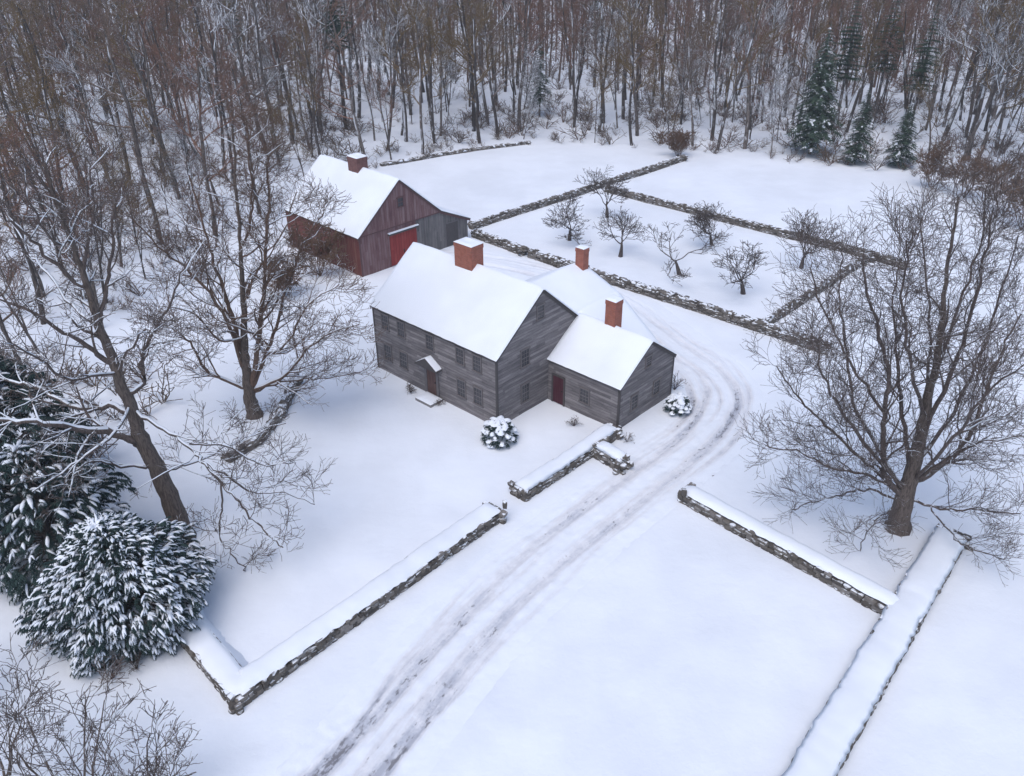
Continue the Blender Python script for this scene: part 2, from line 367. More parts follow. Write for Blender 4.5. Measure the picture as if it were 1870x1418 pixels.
# ------------------------------------------------------------------ buildings
HX, HY, HA = -0.9078, 44.5497, 0.7516
BX, BY, BA = -12.9486, 68.7098, 0.7763
def clap_wall(mb, org, right, up, out, x0, x1fun, ztop, row=.2):
    """lapped boards on an upright wall; x1fun(z) -> (a, b) horizontal extent"""
    z = 0.0
    while z < ztop - 1e-4:
        z2 = min(z + row, ztop); a0, b0 = x1fun(z); a1, b1 = x1fun(z2)
        if b0 - a0 < .02: break
        def pt(h, zz, o): return org + right*h + up*zz + out*o
        mb.add([pt(a0, z, .03), pt(b0, z, .03), pt(b1, z2, .006), pt(a1, z2, .006)], [(0, 1, 2, 3)], [(a0, z+.001), (b0, z+.001), (b1, z2-.002), (a1, z2-.002)])
        mb.add([pt(a0, z, 0), pt(b0, z, 0), pt(b0, z, .03), pt(a0, z, .03)], [(0, 1, 2, 3)], [(a0, z), (b0, z), (b0, z), (a0, z)])
        z = z2
def flat_wall(mb, org, right, up, out, poly):
    mb.add([org + right*a + up*z + out*.01 for a, z in poly], [tuple(range(len(poly)))], [(a, z) for a, z in poly])
def prof_z(prof, y):
    for (a, za), (b, zb) in zip(prof, prof[1:]):
        if a <= y <= b: return za + (zb - za) * (y - a) / (b - a)
    return 0
def roof(name, prof, x0, x1, parent, axis='x', thick=.09, snow=.22, over=.14, sx=.3):
    """prof: (y,z) outline of the top; extruded along local x (or y)"""
    def tr(x, y, z): return (x, y, z) if axis == 'x' else (y, x, z)
    mb = MB(); n = len(prof)
    for (ya, za), (yb, zb) in zip(prof, prof[1:]):
        q = [(x0, ya, za), (x1, ya, za), (x1, yb, zb), (x0, yb, zb)]
        low = [(a, b, c - thick) for a, b, c in q]
        mb.add([tr(*p) for p in q + low], [(0,1,2,3), (7,6,5,4), (0,4,5,1), (1,5,6,2), (2,6,7,3), (3,7,4,0)])
    rf = mb.build(name, M_ROOFE, parent)
    # snow blanket
    mb = MB(); L = x1 - x0; nx = max(4, int(L / sx))
    tot = sum(math.hypot(b[0]-a[0], b[1]-a[1]) for a, b in zip(prof, prof[1:]))
    ny = max(8, int(tot / .22)); pts = []
    for k in range(ny + 1):
        s = tot * k / ny
        for a, b in zip(prof, prof[1:]):
            l = math.hypot(b[0]-a[0], b[1]-a[1])
            if s <= l + 1e-6: pts.append((lerp(a[0], b[0], s/l), lerp(a[1], b[1], s/l))); break
            s -= l
    sm = [list(p) for p in pts]
    for _ in range(3 if axis == 'x' else 0):
        for k in range(1, ny): sm[k] = [(pts[k][0]), (sm[k-1][1] + sm[k][1]*2 + sm[k+1][1]) / 4]
    for k in range(ny+1): sm[k][1] = max(sm[k][1], pts[k][1] - .02)
    xs = [x0 - .03] + [x0 + .02 + (L-.04)*i/nx for i in range(nx+1)] + [x1 + .03]
    grid = []; sd = hash(name) % 7 if False else len(name)
    for i, x in enumerate(xs):
        for k in range(ny + 1):
            y, z = sm[k]
            e = min(i, len(xs)-1-i); ex = 0 if e == 0 else .62 if e == 1 else .85 if e == 2 else 1
            ek = min(k, ny-k); ey = 0 if ek == 0 else .7 if ek == 1 else .92 if ek == 2 else 1
            h = snow * ex * ey * (1 + .38 * fbm(x*.35 + sd, y*.35, sd) + .12 * fbm(x*1.6, y*1.6, sd)) 
            yy = y + (.04 * fbm(x*1.5, 7, sd) - .03 if k == 0 else -.04 * fbm(x*1.5, 3, sd) + .03 if k == ny else 0)
            zz = (pts[k][1] if (e == 0 or ek == 0) else z) + h + .004
            grid.append(tr(x, yy, zz))
    m_ = ny + 1
    fs = [(i*m_+k, (i+1)*m_+k, (i+1)*m_+k+1, i*m_+k+1) for i in range(len(xs)-1) for k in range(ny)]
    if axis == 'y': fs = [f[::-1] for f in fs]
    mb.add(grid, fs); sn = mb.build("roof_snow", M_SNOWR, rf, smooth=True)
    return rf
def on_wall(face, pos):        # basis: origin, right, up, out
    if face == 'front': return Vector((0, pos, 0)), Vector((1, 0, 0)), Vector((0, 0, 1)), Vector((0, -1, 0))
    return Vector((pos, 0, 0)), Vector((0, 1, 0)), Vector((0, 0, 1)), Vector((1, 0, 0))
def wbox(mb, B, a0, a1, z0, z1, o0, o1, tone=.5):
    o, r, u, n = B; M = Matrix((r, n, u)).transposed().to_4x4(); M.translation = o
    mb.box((a0, o0, z0), (a1, o1, z1), tone, M)
def window(B, c, z, w, h, parent, mat=None, muntins=(3, 4)):
    mat = mat or M_FRAME; mb = MB(); t = .085
    wbox(mb, B, c-w/2-t, c-w/2, z-h/2, z+h/2, .0, .07); wbox(mb, B, c+w/2, c+w/2+t, z-h/2, z+h/2, .0, .07)
    wbox(mb, B, c-w/2-t-.03, c+w/2+t+.03, z+h/2, z+h/2+t+.03, .0, .085)
    fr = mb.build("window", mat, parent)
    mb = MB(); wbox(mb, B, c-w/2-t-.04, c+w/2+t+.04, z-h/2-.07, z-h/2, .0, .11); mb.build("sill", mat, fr)
    mb = MB(); wbox(mb, B, c-w/2, c+w/2, z-h/2, z+h/2, .004, .034); mb.build("pane", M_GLASS, fr)
    mb = MB(); a, b = muntins
    for i in range(1, a): x = c-w/2+w*i/a; wbox(mb, B, x-.013, x+.013, z-h/2, z+h/2, .034, .048)
    for i in range(1, b):
        zz = z-h/2+h*i/b; k = .028 if i*2 == b else .012; wbox(mb, B, c-w/2, c+w/2, zz-k, zz+k, .034, .052)
    mb.build("muntins", mat, fr)
def chimney(x0, x1, y0, y1, zb, zt, parent, mat, inner=True, capc=.12):
    mb = MB(); mb.box((x0, y0, zb), (x1, y1, zt-.3)); mb.box((x0-.025, y0-.025, zt-.3), (x1+.025, y1+.025, zt-.12)); mb.box((x0-.02, y0-.02, zt-.12), (x1+.02, y1+.02, zt))
    ch = mb.build("chimney", mat, parent)
    mb = MB(); a = .2   # snow ring on the rim
    X0, X1, Y0, Y1 = x0-.04, x1+.04, y0-.04, y1+.04
    f = capc
    n = 9; g = []
    for i in range(n+1):
        for j in range(n+1):
            u, v = i/n, j/n; e = min(i, n-i, j, n-j)
            d = max(abs(u-.5), abs(v-.5))
            h = 0 if e == 0 else f*(.8 if e == 1 else 1) * (.35 if (inner and d < .22) else 1) * (1 + .15*fbm(u*3, v*3, x0))
            g.append((lerp(X0, X1, u), lerp(Y0, Y1, v), zt + h + .003))
    mb.add(g, [(i*(n+1)+j, (i+1)*(n+1)+j, (i+1)*(n+1)+j+1, i*(n+1)+j+1) for i in range(n) for j in range(n)])
    mb.build("chimney_snow", M_SNOWR, ch, smooth=True)
    mb = MB()      # snow banked against the foot
    return ch

house = empty("farmhouse", (HX, HY, 0), -HA)
tag(house, "grey clapboard colonial farmhouse with snowy gable roofs, side ell and three brick chimneys", "house")
L, W, EH, RH, RY = 11.65, 7.74, 4.9, 8.07, 4.09
V0, EL, EW, EEH, ERH = 4.775, 5.74, 5.8, 3.07, 5.07
ERY = V0 + EW * .515
# main block walls
mb = MB()
mprof = [(0, EH), (RY, RH), (W, EH)]
def gable_ext(prof):
    def f(z):
        ys = [prof[0][0], prof[-1][0]]
        a, b = prof[0][0], prof[-1][0]
        if z > prof[0][1]: a = lerp(prof[0][0], prof[1][0], (z - prof[0][1]) / (prof[1][1] - prof[0][1]))
        if z > prof[-1][1]: b = lerp(prof[-1][0], prof[-2][0], (z - prof[-1][1]) / (prof[-2][1] - prof[-1][1]))
        return a, b
    return f
Bf = on_wall('front', 0); Bx = on_wall('side', 0)
clap_wall(mb, Bf[0], Bf[1], Bf[2], Bf[3], 0, lambda z: (-L, 0), EH)
clap_wall(mb, Bx[0], Bx[1], Bx[2], Bx[3], 0, gable_ext(mprof), RH)
clap_wall(mb, Vector((-L, W, 0)), Vector((0, -1, 0)), Vector((0, 0, 1)), Vector((-1, 0, 0)), 0, lambda z: (W - gable_ext(mprof)(z)[1], W - gable_ext(mprof)(z)[0]), RH)
clap_wall(mb, Vector((0, W, 0)), Vector((-1, 0, 0)), Vector((0, 0, 1)), Vector((0, 1, 0)), 0, lambda z: (0, L), EH)
mb.build("wall", M_SIDE, house)
for lo_, hi_ in (((-L-.03, -.05, 0), (-L+.1, .07, EH-.02)), ((-.1, -.05, 0), (.04, .07, EH-.02)), ((-.06, W-.08, 0), (.055, W+.05, EH-.05))):
    mb = MB(); mb.box(lo_, hi_); mb.build("corner_board", M_TRIM, house)
oh = .16; sl = (RH-EH)/RY; sl2 = (RH-EH)/(W-RY)
rp = [(-oh, EH + .06 - oh*sl), (RY, RH + .06), (W+oh, EH + .06 - oh*sl2)]
roof("roof", rp, -L-.12, .12, house, snow=.16)
for x in (.045, -L-.075):      # rake boards on both gables
    for a, b in ((rp[0], rp[1]), (rp[1], rp[2])):
        mb = MB(); mb.add([(x, a[0], a[1]-.095), (x, b[0], b[1]-.095), (x, b[0], b[1]-.27), (x, a[0], a[1]-.27), (x+.03, a[0], a[1]-.095), (x+.03, b[0], b[1]-.095), (x+.03, b[0], b[1]-.27), (x+.03, a[0], a[1]-.27)],
               [(0,1,2,3), (7,6,5,4), (3,2,6,7), (0,4,5,1)]); mb.build("rake_board", M_TRIM, house)
mb = MB(); mb.box((-L, -.07, EH-.26), (0-.1, -.035, EH-.08)); mb.build("eave_board", M_TRIM, house)
for x in (-10.4, -8.76, -5.95, -3.15, -1.65): window(Bf, x, 3.95, .62, 1.05, house)
for x in (-10.4, -8.76, -3.15, -1.65): window(Bf, x, 1.62, .66, 1.15, house)
window(Bx, 3.95, 6.6, .56, .85, house); window(Bx, 2.52, 3.98, .66, 1.12, house); window(Bx, 2.54, 1.45, .66, 1.2, house)
# door
mb = MB(); wbox(mb, Bf, -6.4, -5.5, .12, 2.1, .03, .06); dr = mb.build("door", M_DOOR, house)
mb = MB(); wbox(mb, Bf, -5.64, -5.58, 1.05, 1.13, .06, .11); mb.build("handle", M_IRON, dr)
mb = MB(); wbox(mb, Bf, -6.62, -6.4, 0, 2.32, .03, .10); wbox(mb, Bf, -5.5, -5.28, 0, 2.32, .03, .10); wbox(mb, Bf, -6.4, -5.5, 2.1, 2.32, .03, .10); mb.build("door_surround", M_TRIML, house)
mb = MB()
for x0 in (0,):
    a, b, c = -7.0, -5.95, -4.9; z0, z1, o = 2.34, 2.98, -.55
    # gabled hood
    vs = [(a, 0, z0), (b, 0, z1), (c, 0, z0), (a, o, z0), (b, o, z1), (c, o, z0), (a, 0, z0-.09), (c, 0, z0-.09), (a, o, z0-.09), (c, o, z0-.09)]
    mb.add(vs, [(0, 1, 4, 3), (1, 2, 5, 4), (3, 4, 5, 9, 8), (0, 3, 8, 6), (2, 7, 9, 5), (6, 8, 9, 7)])
hood = mb.build("door_hood", M_TRIM, house)
mb = MB()
g = []
for i in range(9):
    x = lerp(-6.95, -4.95, i/8); zz = z1 - abs(x+5.95)/1.05*(z1-z0)
    for j in range(4):
        y = -.02 - .52*j/3; e = 0 if (i in (0, 8) or j == 3) else 1
        g.append((x, y, zz + .005 + .03*e))
mb.add(g, [(i*4+j+1, (i+1)*4+j+1, (i+1)*4+j, i*4+j) for i in range(8) for j in range(3)]); mb.build("hood_snow", M_SNOWR, hood, smooth=True)
chimney(-7.1, -5.52, 3.55, 4.62, 7.2, 9.5, house, M_BRICK)
# side ell
Be = on_wall('front', V0); Bg = on_wall('side', EL)
eprof = [(V0, EEH), (ERY, ERH), (V0+EW, EEH)]
mb = MB()
clap_wall(mb, Be[0], Be[1], Be[2], Be[3], 0, lambda z: (.035, EL), EEH)
clap_wall(mb, Bg[0], Bg[1], Bg[2], Bg[3], 0, gable_ext(eprof), ERH)
clap_wall(mb, Vector((EL, V0+EW, 0)), Vector((-1, 0, 0)), Vector((0, 0, 1)), Vector((0, 1, 0)), 0, lambda z: (0, EL), EEH)
mb.build("ell_wall", M_SIDE, house)
for lo_, hi_ in (((EL-.1, V0-.05, 0), (EL+.04, V0+.08, EEH-.02)), ((EL-.08, V0+EW-.08, 0), (EL+.05, V0+EW+.05, EEH-.05))):
    mb = MB(); mb.box(lo_, hi_); mb.build("corner_board", M_TRIM, house)
s1 = (ERH-EEH)/(ERY-V0); s2 = (ERH-EEH)/(V0+EW-ERY)
er = [(V0-.15, EEH+.06-.15*s1), (ERY, ERH+.06), (V0+EW+.15, EEH+.06-.15*s2)]
roof("ell_roof", er, .04, EL+.12, house, snow=.16)
x = EL+.045
for a, b in ((er[0], er[1]), (er[1], er[2])):
    mb = MB(); mb.add([(x, a[0], a[1]-.095), (x, b[0], b[1]-.095), (x, b[0], b[1]-.25), (x, a[0], a[1]-.25), (x+.03, a[0], a[1]-.095), (x+.03, b[0], b[1]-.095), (x+.03, b[0], b[1]-.25), (x+.03, a[0], a[1]-.25)],
           [(0,1,2,3), (7,6,5,4), (3,2,6,7), (0,4,5,1)]); mb.build("rake_board", M_TRIM, house)
window(Be, 3.07, 1.42, .66, .95, house)
window(Bg, 7.6, 3.75, .5, .65, house); window(Bg, 6.35, 1.35, .6, .95, house, muntins=(2, 4)); window(Bg, 8.75, 1.4, .6, .95, house, muntins=(2, 4))
mb = MB(); wbox(mb, Be, .5, 1.36, .05, 2.0, .03, .06); dr = mb.build("door", M_DOOR2, house); dr["label"] = "dark maroon side door of the ell"
mb = MB(); wbox(mb, Be, 1.22, 1.28, 1.0, 1.08, .06, .11); mb.build("handle", M_IRON, dr)
mb = MB(); wbox(mb, Be, .38, .5, 0, 2.12, .03, .085); wbox(mb, Be, 1.36, 1.48, 0, 2.12, .03, .085); wbox(mb, Be, .5, 1.36, 2.0, 2.12, .03, .085); mb.build("door_surround", M_TRIM, house)
chimney(2.26, 3.03, 7.60, 8.36, 4.4, 6.9, house, M_BRICK, False, .13)
# rear wing: its right slope runs low behind the ell
wx, wy1 = -3.6, 12.3
mb = MB()
flat_wall(mb, Vector((0, wy1, 0)), Vector((1, 0, 0)), Vector((0, 0, 1)), Vector((0, 1, 0)), [(-7.35, 0), (3.2, 0), (3.2, 2.35), (0, 4.75), (-.2, 4.9), (wx, 6.2), (-7.35, 4.1)])
clap_wall(mb, Vector((3.2, 0, 0)), Vector((0, 1, 0)), Vector((0, 0, 1)), Vector((1, 0, 0)), 0, lambda z: (V0+EW+.04, wy1), 2.35)
clap_wall(mb, Vector((-7.35, wy1, 0)), Vector((0, -1, 0)), Vector((0, 0, 1)), Vector((-1, 0, 0)), 0, lambda z: (0, wy1-W-.04), 4.0)
mb.build("rear_wing_wall", M_SIDE, house)
roof("rear_wing_roof", [(-7.5, 4.2), (wx, 6.35), (-.2, 5.05), (-.14, 5.0)], 5.7, wy1+.1, house, axis='y', snow=.16)
roof("rear_wing_roof", [(-.4, 5.15), (0, 4.9), (3.35, 2.4)], W+.22, wy1+.1, house, axis='y', snow=.16)
chimney(-3.45, -2.75, 11.6, 12.2, 5.9, 7.75, house, M_BRICK, False, .07)

# doorstep and small things by the house
def loc2w(x, y, z=0, o=(HX, HY), a=HA):
    return Vector((o[0] + x*math.cos(a) + y*math.sin(a), o[1] - x*math.sin(a) + y*math.cos(a), z))
def rock_blob(mb, c, rx, ry, rz, tone, rg, rot=0, nj=.18):
    dirs = [(-1,-1,-1),(1,-1,-1),(1,1,-1),(-1,1,-1),(-1,-1,1),(1,-1,1),(1,1,1),(-1,1,1),(0,0,-1.25),(0,0,1.25),(0,-1.25,0),(1.25,0,0),(0,1.25,0),(-1.25,0,0)]
    ca, sa = math.cos(rot), math.sin(rot); vs = []
    for d in dirs:
        x = d[0]*rx*.86*(1+rg.uniform(-nj, nj)); y = d[1]*ry*.86*(1+rg.uniform(-nj, nj)); z = d[2]*rz*.86*(1+rg.uniform(-nj, nj))
        vs.append((c[0]+x*ca-y*sa, c[1]+x*sa+y*ca, c[2]+z))
    F = [(0,1,5,4,10), (1,2,6,5,11), (2,3,7,6,12), (3,0,4,7,13), (3,2,1,0,8), (4,5,6,7,9)]
    fs = []
    for a, b, c_, d, e in F: fs += [(a,b,e), (b,c_,e), (c_,d,e), (d,a,e)]
    mb.add(vs, fs, None, tone)
def snow_pad(mb, c, rx, ry, h, seed=0, n=10, rot=0):
    ca, sa = math.cos(rot), math.sin(rot); g = [(c[0], c[1], c[2]+h)]; rings = 4
    for k in range(1, rings+1):
        t = k/rings
        for j in range(n):
            a = 2*math.pi*j/n; rr = t*(1+.14*fbm(math.cos(a)*1.5, math.sin(a)*1.5, seed)*(1 if k > 1 else .3))
            x = rx*rr*math.cos(a); y = ry*rr*math.sin(a)
            g.append((c[0]+x*ca-y*sa, c[1]+x*sa+y*ca, c[2]+h*(1-t**3)*(1+.1*fbm(x*2, y*2, seed))-(.02 if k == rings else 0)))
    fs = [(0, 1+j, 1+(j+1) % n) for j in range(n)]
    for k in range(rings-1):
        for j in range(n): fs.append((1+k*n+j, 1+(k+1)*n+j, 1+(k+1)*n+(j+1) % n, 1+k*n+(j+1) % n))
    mb.add(g, fs)
e = empty("door_step", tuple(loc2w(-5.6, -.75)), -HA)
tag(e, "low granite step slab under snow at the brown front door", "step")
mb = MB(); mb.box((-.75, -.5, -.1), (.75, .6, .2)); mb.build("slab", M_GRAN, e)
mb = MB(); g = []
for i in range(8):
    for j in range(7):
        q = min(i, 7-i, j, 6-j); g.append((lerp(-.76, .76, i/7), lerp(-.51, .55, j/6), .204 + (.0 if q == 0 else .09 if q == 1 else .11)))
mb.add(g, [(i*7+j, (i+1)*7+j, (i+1)*7+j+1, i*7+j+1) for i in range(7) for j in range(6)]); mb.build("snow_cover", M_SNOWR, e, smooth=True)

# barn
barn = empty("red_barn", (BX, BY, 0), -BA)
tag(barn, "old red barn with snowy roof, bright red door and grey lean-to", "barn")
bL, bW, bE, bR, bW2, bE2, bLH = 11.24, 9.25, 3.74, 7.63, 12.75, 2.1, 3.7
Bf = on_wall('front', 0); Bx = on_wall('side', 0)
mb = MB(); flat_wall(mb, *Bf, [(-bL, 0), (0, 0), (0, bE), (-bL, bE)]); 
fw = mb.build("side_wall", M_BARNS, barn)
mb = MB()
flat_wall(mb, *Bx, [(0, 0), (3.25, 0), (3.25, bE-.04), (0, bE-.04)])
o, r_, u_, n_ = Bx
mb.add([o+r_*a+u_*z+n_*.09 for a, z in ((0, bE-.06), (6.45, bE-.06), (9.2, bE-.06), (bW/2, bR))], [(0, 1, 2, 3)], [(0, bE), (6.45, bE), (9.2, bE), (bW/2, bR)])
flat_wall(mb, *Bx, [(3.25, 2.95), (6.3, 2.95), (6.3, bE-.04), (3.25, bE-.04)])
mb.build("gable_wall", M_BARNR, barn)
mb = MB(); wbox(mb, Bx, -.05, 6.4, bE-.16, bE-.05, .0, .10); wbox(mb, Bx, 6.4, 9.2, bE-.16, bE-.05, .0, .10); wbox(mb, Bx, -.06, .1, 0, bE-.16, .012, .05); mb.build("trim", M_BTRIM, barn)
mb = MB(); flat_wall(mb, *Bx, [(6.3, 0), (bW2-.15, 0), (bW2-.15, bE2-.02), (9.25, bE-.12), (6.3, bE-.16)])
flat_wall(mb, Vector((0, bW2-.15, 0)), Vector((-1, 0, 0)), Vector((0, 0, 1)), Vector((0, 1, 0)), [(0, 0), (bL, 0), (bL, bE2-.02), (0, bE2-.02)])
flat_wall(mb, Vector((-bL, 0, 0)), Vector((0, 1, 0)), Vector((0, 0, 1)), Vector((-1, 0, 0)), [(0, 0), (bW2-.15, 0), (bW2-.15, bE2), (bW, bE-.1), (bW/2, bR-.05), (0, bE)])
mb.build("lean_to_wall", M_BARNG, barn)
mb = MB()
for a in (6.3, 7.25, 9.75, 11.35): mb = MB(); wbox(mb, Bx, a, a+.1, 0, min(bE-.2, prof_z([(0, bE), (bW, bE-.15), (bW2, bE2)], a)-.05) if a < 9.5 else 2.25, .0, .05); mb.build('lean_to_trim', M_TRIML, barn)
mb = MB()
wbox(mb, Bx, 9.75, 11.45, 2.25, 2.36, .0, .05); mb.build("lean_to_trim", M_TRIML, barn)
mb = MB(); wbox(mb, Bx, 9.85, 11.35, .05, 2.25, .012, .035); d_ = mb.build("lean_to_door", M_TRIM, barn)
mb = MB(); wbox(mb, Bx, 3.25, 6.3, .08, 2.95, .0, .05); bd = mb.build("barn_door", M_REDD, barn); bd["label"] = "bright red sliding barn door"
mb = MB(); wbox(mb, Bx, 4.7, 4.78, 1.0, 1.3, .05, .1); mb.build("handle", M_IRON, bd)
mb = MB(); wbox(mb, Bx, 3.1, 6.45, 2.95, 3.12, .0, .22); tk = mb.build("door_track_cover", M_TRIM, barn)
mb = MB(); wbox(mb, Bx, 3.08, 6.47, 3.123, 3.2, .012, .24); mb.build("snow_cover", M_SNOWR, tk)
window((Vector((.08, 0, 0)), r_, u_, n_), 4.66, 5.65, .55, .75, barn, M_BTRIM, (2, 2))
s1 = (bR-bE)/(bW/2)
bp = [(-.2, bE+.06-.2*s1), (bW/2, bR+.06), (bW, bE+.02), (bW2+.1, bE2+.04)]
roof("roof", bp, -bL-.15, .2, barn, snow=.17)
x = .125
for a, b in zip(bp, bp[1:]):
    mb = MB(); mb.add([(x, a[0], a[1]-.095), (x, b[0], b[1]-.095), (x, b[0], b[1]-.28), (x, a[0], a[1]-.28), (x+.04, a[0], a[1]-.095), (x+.04, b[0], b[1]-.095), (x+.04, b[0], b[1]-.28), (x+.04, a[0], a[1]-.28)],
           [(0,1,2,3), (7,6,5,4), (3,2,6,7), (0,4,5,1)]); mb.build("rake_board", M_BTRIM, barn)
chimney(-6.2, -4.8, 4.0, 5.15, 6.9, 8.65, barn, M_BRICKD, True, .16)

# small shed behind left gable of the house
e = empty("lean_shed", tuple(loc2w(-13.6, 5.6)), -HA)

# ------------------------------------------------------------------ stone walls
def offset_path(pts, w):
    out = []
    n = len(pts)
    for i, p in enumerate(pts):
        ds = []
        if i: ds.append((pts[i]-pts[i-1]).normalized())
        if i < n-1: ds.append((pts[i+1]-pts[i]).normalized())
        nr = [Vector((-d.y, d.x, 0)) for d in ds]; s = sum(nr, Vector()); s.normalize()
        out.append(p + s * (w / max(.4, s.dot(nr[0]))))
    return out
def resample(pts, step):
    out = []; 
    for a, b in zip(pts, pts[1:]):
        n = max(1, int((b-a).length/step)); out += [a.lerp(b, i/n) for i in range(n)]
    out.append(pts[-1]); return out
def stone_wall(outer, w, h, label, seed, cap=.2, capw=None, gaps=0.0, lump=1.0, shift=0.0, drift=0.0):
    """outer: base line of the face seen; body lies to the left of it. cap: snow thickness, capw its width"""
    rg = random.Random(seed)
    outer = [Vector((p[0], p[1], 0)) for p in outer]
    o0 = outer[0].copy()
    gz = lambda p: base_z(p.x, p.y)
    root = empty("stone_wall", (o0.x, o0.y, gz(o0)))
    tag(root, label, "stone wall")
    def L_(v): return Vector((v.x-o0.x, v.y-o0.y, v.z-gz(o0)))
    mb = MB()
    inner = offset_path(outer, w)
    ws = .17
    def face(line, sgn):
        nonlocal mb
        for a, b in zip(line, line[1:]):
            d = (b-a); Ln = d.length; d.normalize(); rot = math.atan2(d.y, d.x); nrm = Vector((-d.y, d.x, 0))*sgn
            z = -.06
            while z < h - .03:
                ch = rg.uniform(.13, .24); s = rg.uniform(-.2, 0)
                while s < Ln:
                    l = rg.uniform(.22, .62); hh = ch*rg.uniform(.85, 1.2)
                    c = a + d*(s + l/2) + nrm*(ws*.75 + rg.uniform(-.03, .03))
                    top = z + hh
                    if top < h + (rg.uniform(-.02, .12) if cap < .15 else rg.uniform(-.08, .02))*lump:
                        cz = gz(c) + z + hh/2; q = L_(Vector((c.x, c.y, cz)))
                        rock_blob(mb, q, l*.52, ws*.9, hh*.52, rg.random(), rg, rot + rg.uniform(-.08, .08))
                    s += l
                z += ch*.95
    face(outer, 1)
    if not drift: face(inner, -1)
    for p, q in ((outer[0], inner[0]), (inner[-1], outer[-1])): 
        z = -.05
        d = (q-p); Ln = d.length; d.normalize(); nrm = Vector((d.y, -d.x, 0))
        while z < h-.05:
            s = 0
            while s < Ln:
                l = rg.uniform(.25, .5); c = p + d*(s+l/2) - nrm*0 ; q_ = L_(Vector((c.x, c.y, gz(c)+z+.1)))
                rock_blob(mb, q_, l*.5, .18, .11, rg.random(), rg, math.atan2(d.y, d.x)); s += l
            z += .18
    # rubble heart and capstones
    c1 = offset_path(outer, w*.5)
    hw = w/2 - .14
    rs = resample(c1, .8)
    for a, b in zip(rs, rs[1:]):
        d = (b-a).normalized(); n = Vector((-d.y, d.x, 0)); 
        q = [L_(p + n*s*hw + Vector((0, 0, gz(p) + zz))) for p in (a, b) for s in (-1, 1) for zz in (-.1, h-.06)]
        mb.add(q, [(0, 4, 5, 1), (2, 3, 7, 6), (1, 5, 7, 3)], None, .15)
    s = 0
    for a, b in (zip(c1, c1[1:]) if cap < .15 else ()):
        d = (b-a); Ln = d.length; d.normalize(); n = Vector((-d.y, d.x, 0)); s = 0
        while s < Ln:
            l = rg.uniform(.3, .7); off = rg.uniform(-hw*.9, hw*.9); c = a + d*(s+l/2) + n*off
            rock_blob(mb, L_(Vector((c.x, c.y, gz(c)+h-.02+rg.uniform(-.03, .08)*lump))), l*.5, min(.3, w*.3), .11, rg.random(), rg, math.atan2(d.y, d.x)+rg.uniform(-.3, .3)); s += l*.6
    mb.build("stones", M_STONE, root)
    # snow along the top
    capw = capw or w + .1
    mb = MB(); rs = resample(c1, .22); n_ = len(rs); K = 9; g = []
    nrms = []
    for i in range(n_):
        d = (rs[min(i+1, n_-1)] - rs[max(i-1, 0)]).normalized(); nrms.append(Vector((-d.y, d.x, 0)))
    run = 0.0
    keep = []
    for i, p in enumerate(rs):
        run += .22
        k = fbm(run*.55, seed, 0, 3)
        e = min(i, n_-1-i); ee = 0 if e == 0 else .75 if e == 1 else 1
        wl = capw/2 * (1 + .16*fbm(run*.9, seed+3, 0) + .10*fbm(run*3.1, seed+5, 0)); wr = capw/2 * (1 + .16*fbm(run*.9, seed+8, 0) + .10*fbm(run*3.1, seed+11, 0))
        hh = (cap + .05) * (1 + .28*fbm(run*.4, seed+13, 0) + .08*fbm(run*1.9, seed+2, 0)) * (.3 + .7*ee)
        keep.append(not (gaps > 0 and k < gaps - .45))
        for j in range(K):
            t = -1 + 2*j/(K-1); off = t * (wr if t < 0 else wl) + shift
            prof = (1 - abs(t)**3.2)
            zz = gz(p) + h - .05 + hh*prof + .02*fbm(run*2, t*2, seed)
            if j == 0: off += .07*fbm(run*5, seed, 4); zz = gz(p) + h - .07
            if j == 1: off += .05*fbm(run*5, seed, 4)
            if j == K-1: zz = gz(p) + h - .07
            if drift and j == K-1: off += drift*(1 + .3*fbm(run*.4, seed, 2)); zz = gz(p) - .06
            if drift and j == K-2: off += drift*.35; zz = gz(p) + h*.55
            if drift and j == K-3: zz -= .03
            q = p + nrms[i]*off
            g.append(L_(Vector((q.x, q.y, zz))))
    fs = [(i*K+j, (i+1)*K+j, (i+1)*K+j+1, i*K+j+1) for i in range(n_-1) if keep[i] for j in range(K-1)]
    fs += [(i*K+K-1, (i+1)*K+K-1, (i+1)*K, i*K) for i in range(n_-1) if keep[i] and not drift]
    mb.add(g, fs); mb.build("snow_cover", M_SNOWR, root, smooth=True)
    return root
g2 = lambda *q: tuple(G(*q)[:2])
stone_wall([(-17.2, 29.4), g2(431, 1303), g2(916, 951)], 1.3, .72, "snow-capped stone wall turning a corner beside the snowy evergreen, along the front lawn", 11, cap=.16, capw=1.34, shift=.05, drift=.3)
stone_wall([g2(962, 915), g2(1083, 835), (6.45, 43.2)], .95, .72, "short snow-capped stone wall between the driveway gap and the side ell corner", 12, cap=.16, capw=1.0, shift=.03)
stone_wall([g2(1084, 836), g2(1128, 862)], .85, .85, "stubby stone wall end jutting toward the driveway from the wall by the ell", 13, cap=.16, capw=.88)
stone_wall([g2(1240, 917), g2(1622, 1133)], 1.1, .72, "stone wall with exposed dark stones running from the driveway to the wide snowy wall below the big bare tree", 14, cap=.155, capw=1.08, shift=.06, drift=.35)
stone_wall([(9.3, 16.6), g2(1528, 1418), g2(1762, 998)], 1.5, .62, "wide snow-topped stone wall running up the lower right corner to the big bare tree", 15, cap=.16, capw=1.56)
stone_wall([g2(866, 420), g2(1250, 295)], .5, .62, "long dark field wall running from the barn up to the woods", 16, cap=.07, capw=.26, gaps=.5)
stone_wall([g2(1106, 352), g2(1590, 474), g2(1648, 492)], .5, .62, "field wall along the far side of the orchard", 17, cap=.07, capw=.26, gaps=.5)
